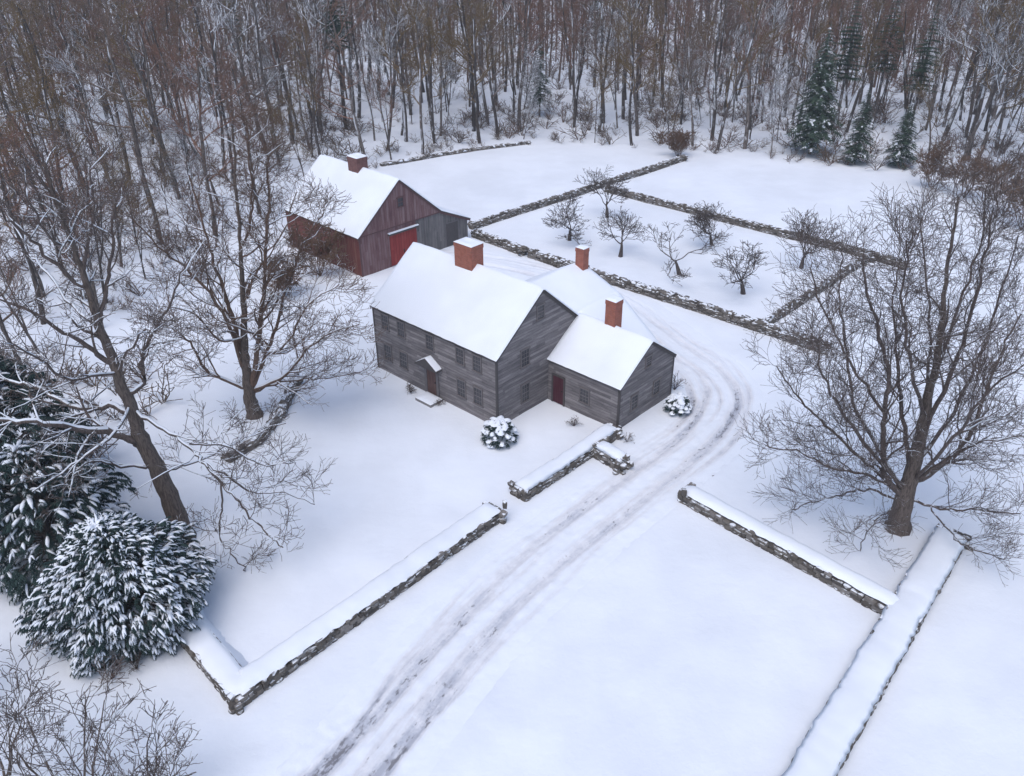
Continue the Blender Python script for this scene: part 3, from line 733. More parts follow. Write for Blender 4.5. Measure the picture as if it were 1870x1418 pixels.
stone_wall([g2(1396, 602), g2(1588, 478)], .45, .6, "low stone wall closing the right end of the orchard", 18, cap=.07, capw=.25, gaps=.4)
stone_wall([g2(862, 434), g2(952, 467)], .6, .68, "short stone wall between the barn lean-to and the orchard gap", 19, cap=.08, capw=.34, gaps=.4)
stone_wall([g2(965, 472), g2(1118, 522), g2(1400, 612), g2(1498, 645)], .62, .7, "long stone wall between the orchard and the house, behind the rear wing chimney", 20, cap=.08, capw=.34, gaps=.45)
stone_wall([g2(700, 304), g2(800, 287), g2(890, 273), g2(965, 264)], .6, .28, "low snow-buried stone wall along the edge of the woods behind the barn", 21, cap=.1, capw=.6, gaps=.55)
stone_wall([g2(425, 845), g2(478, 812), g2(520, 762), g2(548, 702)], .55, .4, "low crumbling curved stone wall beside the tree on the left lawn", 22, cap=.1, capw=.35, gaps=.55)
bpy.data.objects.remove(e)

# upright stones at wall ends
for i, (px, py, lb) in enumerate(((922, 925, "small upright stone standing on the right end of the long front wall"), (1249, 903, "small upright stone standing on the driveway end of the wall below the big tree"))):
    p = G(px, py, .72); rg = random.Random(50+i)
    r0 = empty("upright_stone", (p.x, p.y, .72)); tag(r0, lb, "stone")
    mb = MB(); rock_blob(mb, (0, 0, .12), .13, .1, .24, .3, rg); mb.build("stone", M_STONE, r0)
    mb = MB(); snow_pad(mb, (0, 0, .3), .12, .1, .07, i); mb.build("snow_cover", M_SNOWR, r0, smooth=True)

# ------------------------------------------------------------------ trees
def rvec(rg):
    return Vector((rg.gauss(0, 1), rg.gauss(0, 1), rg.gauss(0, 1)))
def interp(pts, t):
    s = t*(len(pts)-1); i = min(int(s), len(pts)-2); return pts[i].lerp(pts[i+1], s-i), (pts[i+1]-pts[i]).normalized(), i, s-i
def grow(out, p, d, Ln, r, lvl, cfg, rg):
    ns = cfg['seg'][lvl]; step = Ln/ns; pts = [p.copy()]; rad = [r]; d = d.normalized()
    wg = cfg['wig'][lvl]; tr = cfg['trop'][lvl]
    rend = max(cfg['rmin'], r*.35)
    for i in range(ns):
        d = (d + rvec(rg)*wg + Vector((0, 0, tr))).normalized(); p = p + d*step
        pts.append(p.copy()); rad.append(lerp(r, rend, (i+1)/ns))
    out.append((pts, rad, lvl))
    sprout(out, pts, rad, Ln, lvl, cfg, rg)
def sprout(out, pts, rad, Ln, lvl, cfg, rg, lo=None):
    if lvl >= len(cfg['n']): return
    n = cfg['n'][lvl]
    n = max(1, int(n * cfg.get('dens', 1))) if n < 3 else int(round(n*rg.uniform(.8, 1.2)))
    lo = cfg['lo'][lvl] if lo is None else lo
    for k in range(n):
        t = lo + (1-lo)*((k+rg.random())/n); t = min(t, .995)
        q, dd_, i, f = interp(pts, t); rr = lerp(rad[i], rad[min(i+1, len(rad)-1)], f)
        ax = dd_.cross(rvec(rg)); 
        if ax.length < 1e-3: continue
        ax.normalize(); an = R(rg.uniform(*cfg['ang'][lvl]))
        nd_ = Matrix.Rotation(an, 3, ax) @ dd_
        if nd_.z < cfg.get('minz', -.4): nd_.z *= -.3
        cl = cfg['len'][lvl] * (1.15 - .6*t) * rg.uniform(.65, 1.25)
        if cfg.get('rel'): cl *= 1
        grow(out, q, nd_, cl, max(cfg['rmin'], rr*cfg['rr']), lvl+1, cfg, rg)
def tree_parts(lines, root, mt, mtw, org, snow=0.0, rg=None, trunk_lvls=(0,), sn_min=.02, tips=3):
    a, b, s = MB(), MB(), MB()
    for pts, rad, lvl in lines:
        n = 8 if rad[0] > .15 else 5 if rad[0] > .05 else 3
        q = [p - org for p in pts]
        (a if lvl in trunk_lvls else b).tube(q, rad, n, rg.random() if rg else .5)
        if snow > 0 and rad[0] > sn_min:
            # snow lies on flatter stretches
            run = []; ph = rg.random()*50; cov = rg.random() < snow + .15
            for i in range(len(q)):
                d = (q[min(i+1, len(q)-1)] - q[max(i-1, 0)]).normalized()
                ok = abs(d.z) < .82 and cov and math.sin(ph + i*.55) < 2.2*snow - .3
                if ok: run.append(i)
                if (not ok or i == len(q)-1):
                    if len(run) > 1:
                        rr = [rad[k]*.66 + .010 for k in run]; rr[0] *= .4; rr[-1] *= .4
                        s.tube([q[k] + Vector((0, 0, rad[k]*.55 + .01)) for k in run], rr, 5)
                    run = []
    tk = a.build("trunk", mt, root, smooth=True)
    br = b.build("branches", mtw, root, smooth=True)
    if s.v: s.build("branch_snow", M_SNOWR, root, smooth=True)
def smooth_limb(pts, n=5):
    c = catmull([tuple(p) for p in pts], n); return [Vector(p) for p in c]
def hero(name, label, Y, trunk, limbs, cfg, seed, snow, r0, extra=(), group=None, mtw=None):
    rg = random.Random(seed)
    base = P(*trunk[0][:2], Y); base.z = base_z(base.x, base.y) - .1
    root = empty(name, tuple(base)); tag(root, label, "tree")
    lines = []
    def mk(path, ra, rb, lvl, jit):
        pts = [P(x, y, Y + (dy if dy else 0)) for x, y, dy in [(q[0], q[1], q[2] if len(q) > 2 else 0) for q in path]]
        if lvl == 0: pts[0] = base
        pts = smooth_limb(pts)
        pts = [p + (rvec(rg)*jit if 0 < i else Vector()) for i, p in enumerate(pts)]
        n = len(pts); rad = [rb + (ra-rb)*(1-(i/(n-1)))**(1.6 if lvl == 0 else 1.15) for i in range(n)]
        if lvl == 0: rad[0] *= 1.25; rad[1] *= 1.1
        lines.append((pts, rad, lvl)); 
        Ln = sum((b-a).length for a, b in zip(pts, pts[1:]))
        return pts, rad, Ln
    p_, r_, L_ = mk(trunk, r0[0], r0[1], 0, .03)
    c0 = dict(cfg); sprout(lines, p_, r_, L_, 1, cfg, rg, lo=.55)
    for lb in limbs:
        path, ra = lb[0], lb[1]*(.8 if seed == 23 else .92)
        p_, r_, L_ = mk(path, ra, max(.03, ra*.22), 1, .05)
        dens = max(.4, L_/7.0)
        c = dict(cfg); c['n'] = list(cfg['n']); c['n'][1] = max(3, int(cfg['n'][1]*dens)); c['dens'] = 1
        sprout(lines, p_, r_, L_, 1, c, rg, lo=.15)
    for (fx, fy, dy), (dx, dyy, dz), ln, ra in extra:   # limbs toward / away from the viewer
        q = P(fx, fy, Y + dy); grow(lines, q, Vector((dx, dyy, dz)), ln, ra, 1, cfg, rg)
    tree_parts(lines, root, M_BARK, mtw or M_TWIG, base, snow, rg, trunk_lvls=(0,), sn_min=.018)
    return root
cfgA = dict(seg=(8, 7, 5, 4, 3), wig=(.1, .16, .2, .24, .25), trop=(0, .05, .04, .03, .02), n=(0, 9, 6, 4), lo=(.3, .15, .15, .15), ang=((30, 60), (28, 62), (28, 60), (25, 55)), len=(0, 2.9, 1.35, .7), rr=.52, rmin=.011)
hero("old_maple_tree", "tallest bare tree leaning left over the snowy evergreen, thick trunk and snow-lined limbs", 34.2,
     [(338, 990), (318, 930), (290, 865), (258, 800), (238, 740), (208, 665), (182, 595), (158, 520), (130, 440), (104, 370), (80, 300)],
     [([(258, 812), (215, 793, -.5), (150, 785, -1.5), (80, 772, -2.5), (0, 768, -3), (-70, 750, -3.5)], .26),
      ([(246, 765), (200, 742, .3), (140, 745, .8), (60, 705, 1.5), (0, 690, 2), (-60, 660, 2)], .2),
      ([(272, 850), (225, 853, -.5), (170, 842, -1.5), (110, 875, -2.5)], .11),
      ([(205, 665), (170, 640, -.3), (100, 598, -1), (40, 560, -1.5), (-20, 540, -2)], .16),
      ([(228, 722), (262, 700, .4), (258, 655, .6), (290, 590, 1.2), (320, 530, 1.6), (345, 470, 2)], .15),
      ([(242, 748), (300, 785, -.6), (346, 816, -1.2), (370, 842, -1.5), (404, 883, -1.8), (438, 917, -2), (461, 952, -2.2), (496, 981, -2.4), (516, 1004, -2.5)], .11),
      ([(346, 810, -1.2), (404, 813, -1), (450, 836, -.8), (490, 850, -.5), (536, 845, 0)], .07),
      ([(369, 842, -1.5), (415, 871, -1.6), (461, 900, -1.2), (519, 900, -.8), (575, 922, -.5)], .065),
      ([(404, 883, -1.8), (404, 934, -2), (402, 980, -2.2), (425, 1010, -2.4), (452, 1045, -2.5)], .055),
      ([(290, 870, .2), (330, 850, .8), (390, 830, 2), (450, 800, 3), (520, 775, 4)], .08),
      ([(160, 530), (120, 500, -.4), (60, 440, -1), (10, 400, -1.5), (-30, 340, -2)], .12),
      ([(182, 590), (195, 520, .6), (205, 450, 1), (212, 380, 1.5), (225, 320, 2)], .12),
      ([(180, 590), (140, 570, 1), (90, 500, 2), (50, 460, 3), (20, 400, 4)], .11),
      ([(150, 500), (165, 430, -.5), (170, 360, -1), (160, 290, -1.5)], .09),
      ([(215, 680), (235, 640, -1.5), (270, 600, -2.5), (300, 640, -3.5)], .08),
      ([(215, 680), (130, 690, -2.5), (60, 650, -4), (10, 620, -5)], .10),
      ([(238, 740), (200, 800, -2.5), (130, 850, -4), (60, 900, -5)], .10),
      ([(130, 440), (100, 440, -1), (60, 380, -2), (40, 320, -3)], .08)],
     cfgA, 21, .75, (.56, .07))
hero("spreading_tree", "bare many-stemmed tree with short brown trunk on the lawn left of the house", 46.2,
     [(466, 764), (458, 730), (452, 700), (447, 655), (446, 600), (443, 520), (438, 430), (430, 330), (424, 230)],
     [([(452, 712), (415, 695, 0), (375, 675, -.3), (352, 635, -.6), (322, 605, -1), (290, 590, -1.2)], .16),
      ([(448, 660), (430, 600, .3), (412, 540, .6), (392, 480, 1), (368, 400, 1.5), (345, 320, 2)], .19),
      ([(460, 705), (472, 620, -.3), (480, 540, -.5), (486, 440, -.8), (492, 350, -1), (484, 260, -1)], .2),
      ([(462, 706), (490, 640, .5), (512, 570, 1), (532, 500, 1.5), (562, 430, 2), (592, 388, 2.5)], .15),
      ([(462, 712), (520, 688, -.5), (560, 640, -1), (600, 612, -1.5), (655, 590, -2)], .14),
      ([(464, 716), (530, 695, .5), (600, 690, 1), (660, 680, 1.5)], .11),
      ([(448, 680), (405, 570, -.6), (350, 500, -1.2), (290, 450, -2), (240, 400, -2.5)], .14),
      ([(446, 620), (400, 620, -1.5), (350, 570, -3), (300, 560, -4)], .1),
      ([(470, 640), (510, 640, -2), (560, 560, -3.5), (620, 520, -4.5)], .1),
      ([(444, 560), (470, 490, 2), (520, 420, 3.5), (540, 350, 4.5)], .1),
      ([(443, 520), (400, 440, 2), (330, 400, 3.5), (290, 340, 4.5)], .1),
      ([(440, 460), (460, 380, -1.5), (455, 300, -2.5), (450, 220, -3)], .09)],
     dict(cfgA, trop=(0, .06, .06, .05, .03), len=(0, 3.2, 1.5, .8), n=(0, 12, 7, 4)), 22, .6, (.5, .06), mtw=M_TWIGB)
hero("broad_tree", "huge bare tree with dark vase of limbs on the right beside the wide wall", 34.55,
     [(1638, 968), (1650, 915), (1665, 865), (1680, 800), (1695, 730), (1710, 660), (1722, 560), (1737, 450), (1752, 360)],
     [([(1650, 905), (1624, 880, -.3), (1613, 831, -.5), (1614, 759, -.8), (1622, 687, -1), (1602, 601, -1), (1582, 520, -1), (1575, 470, -1)], .22),
      ([(1645, 900), (1581, 845, .3), (1537, 802, .5), (1487, 759, .8), (1450, 715, 1), (1418, 670, 1.3)], .14),
      ([(1645, 905), (1588, 867, -.5), (1523, 858, -1), (1473, 831, -1.4), (1400, 814, -1.8)], .12),
      ([(1646, 915), (1588, 895, .5), (1537, 903, .8), (1487, 915, 1), (1450, 930, 1.2)], .09),
      ([(1650, 925), (1609, 940, -1), (1588, 968, -1.6), (1570, 1005, -2)], .06),
      ([(1660, 885), (1717, 852, .2), (1767, 802, .5), (1796, 723, .8), (1832, 637, 1), (1865, 570, 1.2)], .2),
      ([(1662, 880), (1731, 838, -1), (1789, 809, -2), (1861, 798, -3)], .14),
      ([(1655, 912), (1717, 928, -1), (1775, 931, -1.8), (1861, 939, -2.5)], .10),
      ([(1700, 925, -.8), (1731, 970, -2), (1767, 1000, -2.8), (1832, 1022, -3.5)], .06),
      ([(1665, 860), (1648, 760, .8), (1636, 660, 1.5), (1632, 560, 2), (1640, 470, 2.5)], .17),
      ([(1680, 800), (1735, 690, -.6), (1769, 590, -1), (1798, 472, -1.3), (1812, 380, -1.5)], .17),
      ([(1690, 760), (1660, 650, -2), (1650, 540, -3), (1660, 440, -4)], .13),
      ([(1650, 900), (1560, 780, -2), (1510, 700, -3.5), (1490, 620, -4.5)], .14),
      ([(1650, 900), (1570, 760, 2.5), (1545, 650, 4), (1535, 550, 5), (1535, 460, 6)], .15),
      ([(1665, 860), (1760, 720, 2), (1820, 560, 4), (1860, 430, 5)], .15),
      ([(1665, 880), (1740, 800, -3), (1800, 720, -5), (1880, 660, -6)], .13),
      ([(1700, 700), (1750, 560, 2), (1790, 440, 3), (1800, 340, 3.5)], .11),
      ([(1615, 760, -.8), (1570, 690, -.5), (1530, 620, 0), (1500, 560, .5), (1480, 480, 1)], .10),
      ([(1690, 760), (1700, 640, 2.5), (1690, 500, 4), (1680, 400, 5)], .12)],
     dict(cfgA, trop=(0, .07, .07, .05, .03), len=(0, 2.9, 1.6, .85), n=(0, 11, 8, 5), rmin=.0085, rr=.46, ang=((30, 60), (22, 50), (24, 52), (22, 50))), 23, .25, (.60, .05))

def auto_tree(name, base, h, cfg, seed, r, mt, mtw, label, cat, lean=(0, 0, 1), snow=0.3, group=None, sn_min=.03, stems=1):
    rg = random.Random(seed); b = Vector((base[0], base[1], base_z(base[0], base[1]) - .05))
    root = empty(name, tuple(b)); tag(root, label, cat, group); lines = []
    for k in range(stems):
        a = 2*math.pi*k/stems + rg.random(); d = Vector(lean) if stems == 1 else Vector((math.cos(a)*.5, math.sin(a)*.5, 1)) + Vector(lean)*.6 - Vector((0, 0, .6))
        grow(lines, b, d, h*rg.uniform(.8, 1.1) if stems > 1 else h, r, 0, cfg, rg)
    tree_parts(lines, root, mt, mtw, b, snow, rg, (0,), sn_min); return root
# orchard
cfgO = dict(seg=(3, 6, 4, 3, 3), wig=(.1, .27, .27, .26, .25), trop=(0, .07, .06, .03, 0), n=(6, 7, 4, 3), minz=.1, lo=(.8, .3, .2, .2), ang=((44, 68), (28, 58), (28, 55), (28, 55)), len=(4.2, 2.0, 1.1, .55), rr=.62, rmin=.016)
orch = [((1040, 440), 1.3, 1, .21, "apple tree nearest the barn, standing behind the rear brick chimney"), ((1109, 397), 1.5, 2, .2, "apple tree in the far corner where the orchard walls meet"),
        ((1133, 469), 1.5, 3, .22, "wide apple tree second from the left in the front orchard row"), ((1241, 501), 1.4, 4, .22, "lanky apple tree with two long upright arms in the orchard middle"),
        ((1300, 448), 1.3, 5, .19, "apple tree against the far orchard wall, middle of the back row"), ((1357, 537), 1.5, 6, .23, "stout low-crowned apple tree nearest the orchard's front right corner"),
        ((1463, 490), 1.4, 8, .22, "apple tree with upright twigs by the right orchard wall")]
for (px, py), h, sd, r, lb in orch:
    p = G(px, py); c = dict(cfgO)
    if sd == 4: c['len'] = (6.2, 2.1, 1.1, .5); c['n'] = (4, 5, 4, 3)
    if sd in (8, 2): c['trop'] = (0, .14, .12, .08, .05); c['ang'] = ((28, 50), (25, 50), (25, 50), (25, 50))
    auto_tree("apple_tree", (p.x, p.y), h, c, 300+sd, r, M_APPLE, M_APPLE, "bare " + lb, "apple tree", snow=.12, group="bare apple trees in the orchard", lean=(rnd.uniform(-.15, .15), rnd.uniform(-.15, .15), 1))
# brush at lower left
cfgB = dict(seg=(7, 6, 4, 3), wig=(.13, .18, .22, .25), trop=(.02, .03, .02, 0), n=(6, 5, 3), lo=(.2, .2, .2), ang=((18, 42), (22, 50), (25, 55)), len=(2.6, 1.2, .6), rr=.6, rmin=.012)
for i, (x, y, h, lx, ly, lb) in enumerate([(-16.0, 19.2, 5.4, .1, .1, "large bare shrub spreading up from the bottom edge below the evergreen"), (-19.2, 20.0, 6.0, -.15, .1, "bare shrub in the bottom left corner of the view"), (-13.6, 18.9, 3.6, .35, .25, "low bare shrub leaning toward the driveway at the bottom edge"), (-22.8, 23.8, 4.4, -.1, .1, "bare shrub at the left edge below the evergreens")]):
    auto_tree("bare_shrub", (x, y), h, cfgB, 400+i, .055, M_BARK, M_TWIG, lb, "shrub", lean=(lx, ly, 1), snow=.35, group="bare shrubs at lower left", sn_min=.015, stems=5)

# ------------------------------------------------------------------ snowy evergreens (fans of needles with snow fingers)
def spray(nb, sb, p, d, size, rg, nf=6, snowy=.85):
    """one drooping hand of foliage: fingers of needles, a finger of snow on each"""
    d = d.normalized(); side = d.cross(Vector((0, 0, 1)))
    if side.length < .05: side = Vector((1, 0, 0))
    side.normalize()
    lump_ = fbm(p.x*1.1, p.y*1.1, p.z*1.1 + 5)
    nf = max(3, nf + rg.choice((-2, -1, 0, 0, 1))); spread = rg.uniform(.45, 1.0); up2 = side.cross(d); rl = rg.uniform(-.7, .7)
    side = (side*math.cos(rl) + up2*math.sin(rl)).normalized(); stem = rg.uniform(.3, .75)
    for k in range(nf):
        a = lerp(-spread, spread, (k+.5)/nf) + rg.uniform(-.22, .22)
        fd = (d*math.cos(a) + side*math.sin(a)).normalized()
        l = size*rg.uniform(.45, 1.15)*(1-.25*abs(a)); p0 = p + d*size*stem*((k*37 % nf)/nf) ; q = p0; pts = [p0]
        dr = Vector((0, 0, -rg.uniform(.16, .4)))
        for i in range(3): fd = (fd + dr*(.5+.5*i)).normalized(); q = q + fd*l/3; pts.append(q)
        s2 = fd.cross(Vector((0, 0, 1))); s2 = s2.normalized() if s2.length > .05 else side
        tn = rg.random()
        for i in range(3):       # needle blades on both sides and below
            for sg in (-1, 1):
                for u in (0, .5):
                    b0 = pts[i].lerp(pts[i+1], u); b1 = pts[i].lerp(pts[i+1], min(1, u+.42)); out = b1 + s2*sg*size*rg.uniform(.2, .38)*(1-.2*i) + fd*size*.08 + Vector((0, 0, -size*rg.uniform(.04, .2)))
                    nb.add([b0, b1, out], [(0, 1, 2)], None, min(1, max(0, tn + rg.uniform(-.3, .3))))
            nb.add([pts[i], pts[i+1], pts[i+1] + Vector((rg.uniform(-.1, .1), rg.uniform(-.1, .1), -.3))*size], [(0, 1, 2)], None, tn*.6)
        if rg.random() < snowy*(1.25 if lump_ > 0 else .55):
            w = size*rg.uniform(.05, .14)
            rr = [w*.7, w*1.15, w, w*.3]; sb.tube([x + Vector((0, 0, w*.35)) for x in pts], rr, 5, cap=True)
def evergreen(name, label, c, rx, h, n, seed, size, snowy, flat=.5, z0=.0, mats=(None, None)):
    rg = random.Random(seed); b = Vector((c[0], c[1], base_z(*c))); root = empty(name, tuple(b)); tag(root, label, "evergreen")
    nb, sb, tb = MB(), MB(), MB()
    for i in range(n):
        t = rg.random()**.8; ht = z0 + (h-z0)*t
        # bulging outline: widest about a third of the way up
        prof = (math.sin(math.pi*min(1, .22 + t*.78))**.75) if flat else (1-t)
        prof *= 1 + .18*fbm(t*4, seed, 0)
        a = rg.uniform(0, 2*math.pi); rr = rx*prof*(1+.42*fbm(math.cos(a)*1.5, math.sin(a)*1.5, seed+t*2.6)) * (rg.uniform(.8, 1.0) if rg.random() < .75 else rg.uniform(.35, .8))
        p = Vector((math.cos(a)*rr, math.sin(a)*rr, ht)); d = Vector((math.cos(a+rg.uniform(-.6, .6)), math.sin(a+rg.uniform(-.6, .6)), lerp(-.35, .9, t**2.5) + rg.uniform(-.3, .3)))
        spray(nb, sb, p - d*size*.4, d, size*rg.uniform(.75, 1.25), rg, 6, snowy)
        if i % 6 == 0:
            tb.tube([Vector((0, 0, ht*.55)), Vector((p.x*.5, p.y*.5, ht*.82)), p], [.09, .05, .02], 4)
    tb.tube([Vector((0, 0, -.1)), Vector((.05, 0, h*.5)), Vector((0, 0, h*.9))], [.28, .18, .04], 7)
    tb.build("trunk", M_BARK, root, smooth=True); nb.build("foliage", mats[0] or M_NEED, root); sb.build("branch_snow", M_SNOWR, root, smooth=True)
    return root
evergreen("spruce_tree", "big rounded evergreen with snow-laden fingers at the corner of the front wall", (-17.75, 28.2), 3.45, 5.9, 2900, 61, .42, .6)
evergreen("spruce_tree", "dark evergreen at the left edge behind the leaning tree, lightly dusted", (-27.5, 37.0), 4.6, 9.5, 1000, 62, .7, .12)
evergreen("spruce_tree", "evergreen between the rounded one and the left edge, half hidden by bare limbs", (-22.8, 32.2), 3.3, 7.2, 800, 63, .62, .32)
# round shrubs at the house
def round_shrub(p, r, label, seed):
    rg = random.Random(seed); b = Vector((p[0], p[1], base_z(*p))); root = empty("round_shrub", tuple(b)); tag(root, label, "shrub", "round clipped evergreens by the house")
    nb, sb = MB(), MB()
    for i in range(int(420*r)):
        a = rg.uniform(0, 2*math.pi); t = rg.random(); z = math.sin(t*math.pi/2)*r*1.25; rr = math.cos(t*math.pi/2)**.7*r
        q = Vector((math.cos(a)*rr, math.sin(a)*rr, z + .25)); d = Vector((math.cos(a), math.sin(a), t*1.2))
        spray(nb, sb, q - d*.12, d, .24, rg, 4, .0)
    for i in range(int(60*r)):     # lumps of snow caught in the twigs
        a = rg.uniform(0, 2*math.pi); t = rg.random()**.8; z = math.sin(t*math.pi/2)*r*1.28; rr = math.cos(t*math.pi/2)**.7*r*.93
        snow_pad(sb, (math.cos(a)*rr, math.sin(a)*rr, z + .2), rg.uniform(.16, .36), rg.uniform(.14, .26), rg.uniform(.1, .2), i, 8, a)
    nb.build("foliage", M_NEED, root); sb.build("snow_cover", M_SNOWR, root, smooth=True)
round_shrub(tuple(G(912, 806)[:2]), .98, "round snow-covered shrub at the near corner of the grey farmhouse", 71)
round_shrub(tuple(G(1236, 752)[:2]), .72, "small round snow-covered shrub at the right end of the ell", 72)
# dry weeds
cfgW = dict(seg=(3, 3, 2), wig=(.2, .25, .3), trop=(.0, 0, 0), n=(4, 2), lo=(.2, .3), ang=((25, 60), (25, 60)), len=(.4, .2), rr=.7, rmin=.008)
for i, (px, py, h, lb, sc) in enumerate(((1048, 778, .55, "dry weeds poking through snow in front of the ell", 9), (1145, 808, .5, "dry weeds beside the ell corner at the drive", 6), (750, 716, .6, "small dark bush left of the front door step", 12), (803, 741, .35, "low dry tuft at the right of the front door step", 6), (1232, 712, 1.2, "thin bare bush behind the small round shrub", 12), (205, 1238, 1.2, "brown dry brush at the foot of the snow-laden evergreen", 14), (250, 1222, 1.0, "small brown brush clump under the evergreen's right side", 10))):
    p = G(px, py); auto_tree("dry_weeds", (p.x, p.y), h, cfgW, 500+i, .018, M_BRUSH, M_BRUSH, lb, "weeds", snow=.0, stems=sc)

# ------------------------------------------------------------------ the woods
def proto_tree(seed, h, dense, kind):
    """returns (trunk MB, branch MB) about the origin"""
    rg = random.Random(seed); lines = []
    cf = dict(seg=(9, 5, 3, 2), wig=(.045, .14, .18, .2), trop=(.02, .12, .10, .08), n=(int(13*dense), 6, 4), lo=(.4 if kind else .28, .2, .15),
              ang=((35, 72), (26, 58), (24, 52)), len=(h*.30, 1.9, 1.1), rr=.46, rmin=.018)
    if kind == 1: cf['ang'] = ((50, 85), (26, 60), (24, 55)); cf['n'] = (int(9*dense), 8, 5); cf['len'] = (h*.36, 2.3, 1.2); cf['lo'] = (.33, .2, .15); cf['rr'] = .56; cf['wig'] = (.07, .2, .22, .2)
    r = h*(.0085, .0125, .0105)[kind]*rg.uniform(.85, 1.35)
    grow(lines, Vector((0, 0, -.4)), Vector((rg.uniform(-.06, .06), rg.uniform(-.06, .06), 1)), h, r, 0, cf, rg)
    if rg.random() < .45:
        q, d, i, f = interp(lines[0][0], rg.uniform(.12, .35)); ax = Vector((rg.uniform(-1, 1), rg.uniform(-1, 1), .1)); grow(lines, q, Vector((ax.x*.28, ax.y*.28, 1)), h*.7, r*.7, 0, dict(cf, n=(int(8*dense), 6, 4)), rg)
    a, b = MB(), MB()
    for pts, rad, lvl in lines:
        if lvl == 0: a.tube(pts, rad, 6, rg.random())
        else: b.tube(pts, rad, 4 if lvl == 1 else 3, rg.random())
    return a, b
protos = []
for k in range(9):
    a, b = proto_tree(900+k, [15.5, 17, 18, 14, 16.5, 19, 12, 17.5, 15][k], [1, 1.1, 1.2, .9, 1, 1.1, .9, 1.25, 1][k], k % 3)
    protos.append((a, b))
def mesh_of(mb, name, mat):
    o = mb.build(name, mat, smooth=True); me = o.data; bpy.data.objects.remove(o); return me
PM = []
for a, b in protos:
    bm_ = mesh_of(b, "branches", M_FTWIG[0]); vr = [bm_]
    for q in (1, 2, 3): c_ = bm_.copy(); c_.materials[0] = M_FTWIG[q]; vr.append(c_)
    PM.append((mesh_of(a, "trunk", M_FBARK), vr))
def visible(x, y, h=16, mg=60):
    ok = False
    for z in (0, h):
        d = Vector((x, y, z - CAM_H)); zz = d.dot(FWD)
        if zz < 2: continue
        px = PW/2 + FPX*d.dot(RT)/zz; py = PH/2 - FPX*d.dot(UP)/zz
        if -mg < px < PW+mg and -mg < py < PH+mg: ok = True
    return ok
rg = random.Random(5)
cand = []; cell = {}
def try_add(x, y, dmin):
    k = (int(x//4), int(y//4))
    for i in (-1, 0, 1):
        for j in (-1, 0, 1):
            for q in cell.get((k[0]+i, k[1]+j), ()):
                if (q[0]-x)**2 + (q[1]-y)**2 < dmin*dmin: return False
    cell.setdefault(k, []).append((x, y)); cand.append((x, y)); return True
for _ in range(60000):
    y = rg.uniform(14, 320)**1.0; x = rg.uniform(-1, 1)*(y*.66 + 22)
    if inside(x, y): continue
    d = distpoly(x, y)
    if d < .8: continue
    if not visible(x, y): continue
    if y < 40 and x < 0 and x > -30: continue          # evergreen corner and shrubs
    if x > 0 and y < 88: continue
    if x < 0 and y < 60 and rg.random() < .55: continue
    if x > -31 and x < -10 and y < 74 + (x+31)*.2: continue
    dm = 3.5 if y < 150 else 3.5 if y < 220 else 5.0
    if x < -18 and y < 110: dm = 4.8
    if 3 < x < 9 and 112 < y < 150: continue           # the open track into the woods
    try_add(x, y, dm)
cand.sort(key=lambda p: p[0]**2 + p[1]**2)
NI = 285
CON = [(1478, 282), (1520, 262), (1590, 240), (1655, 262), (632, 240), (450, 190), (1085, 165), (1850, 185), (1560, 300), (1640, 305)]
CONP = [tuple(G(*q)[:2]) for q in CON]
def blocked(x, y):
    for cx, cy in CONP:
        l = math.hypot(cx, cy); ux, uy = cx/l, cy/l; a = x*ux + y*uy - l; b = abs(-x*uy + y*ux)
        if -16 < a < 2.5 and b < 2.6: return True
    return False
cand = [q for q in cand if not blocked(*q)]
near, far = cand[:NI], cand[NI:]
print("trees", len(near), len(far), near[-1])
for i, (x, y) in enumerate(near):
    k = rg.randrange(9); tm, bv = PM[k]
    f_ = fbm(x*.06, y*.06, 12) + rg.uniform(-.25, .25); bm = bv[3 if rg.random() < .15 else 1 if f_ > .1 else 2 if f_ < -.16 else 0]
    r0 = empty("forest_tree", (x, y, base_z(x, y)), rg.uniform(0, 6.28)); s = rg.choice((.62, .78, .88, .95, 1.02, 1.1, 1.18)) * rg.uniform(.94, 1.06)
    if x < -18 and y < 85: s *= rg.uniform(.75, .95); 
    r0.scale = (s, s, s); r0.rotation_euler = (rg.gauss(0, .055), rg.gauss(0, .055), r0.rotation_euler.z)
    if x < -17 and y < 92: tag(r0, "slender bare tree in the open snowy wood on the left, beyond the lawn and barn", "tree", "bare trees of the left wood")
    elif x < 45: tag(r0, "slender bare tree in the dense wood behind the white fields", "tree", "bare trees of the far wood")
    else: tag(r0, "slender bare tree in the wood at the upper right above the big tree", "tree", "bare trees of the upper right wood")
    for me, nm in ((tm, "trunk"), (bm, "branches")):
        o = bpy.data.objects.new(nm, me); col.objects.link(o); o.parent = r0
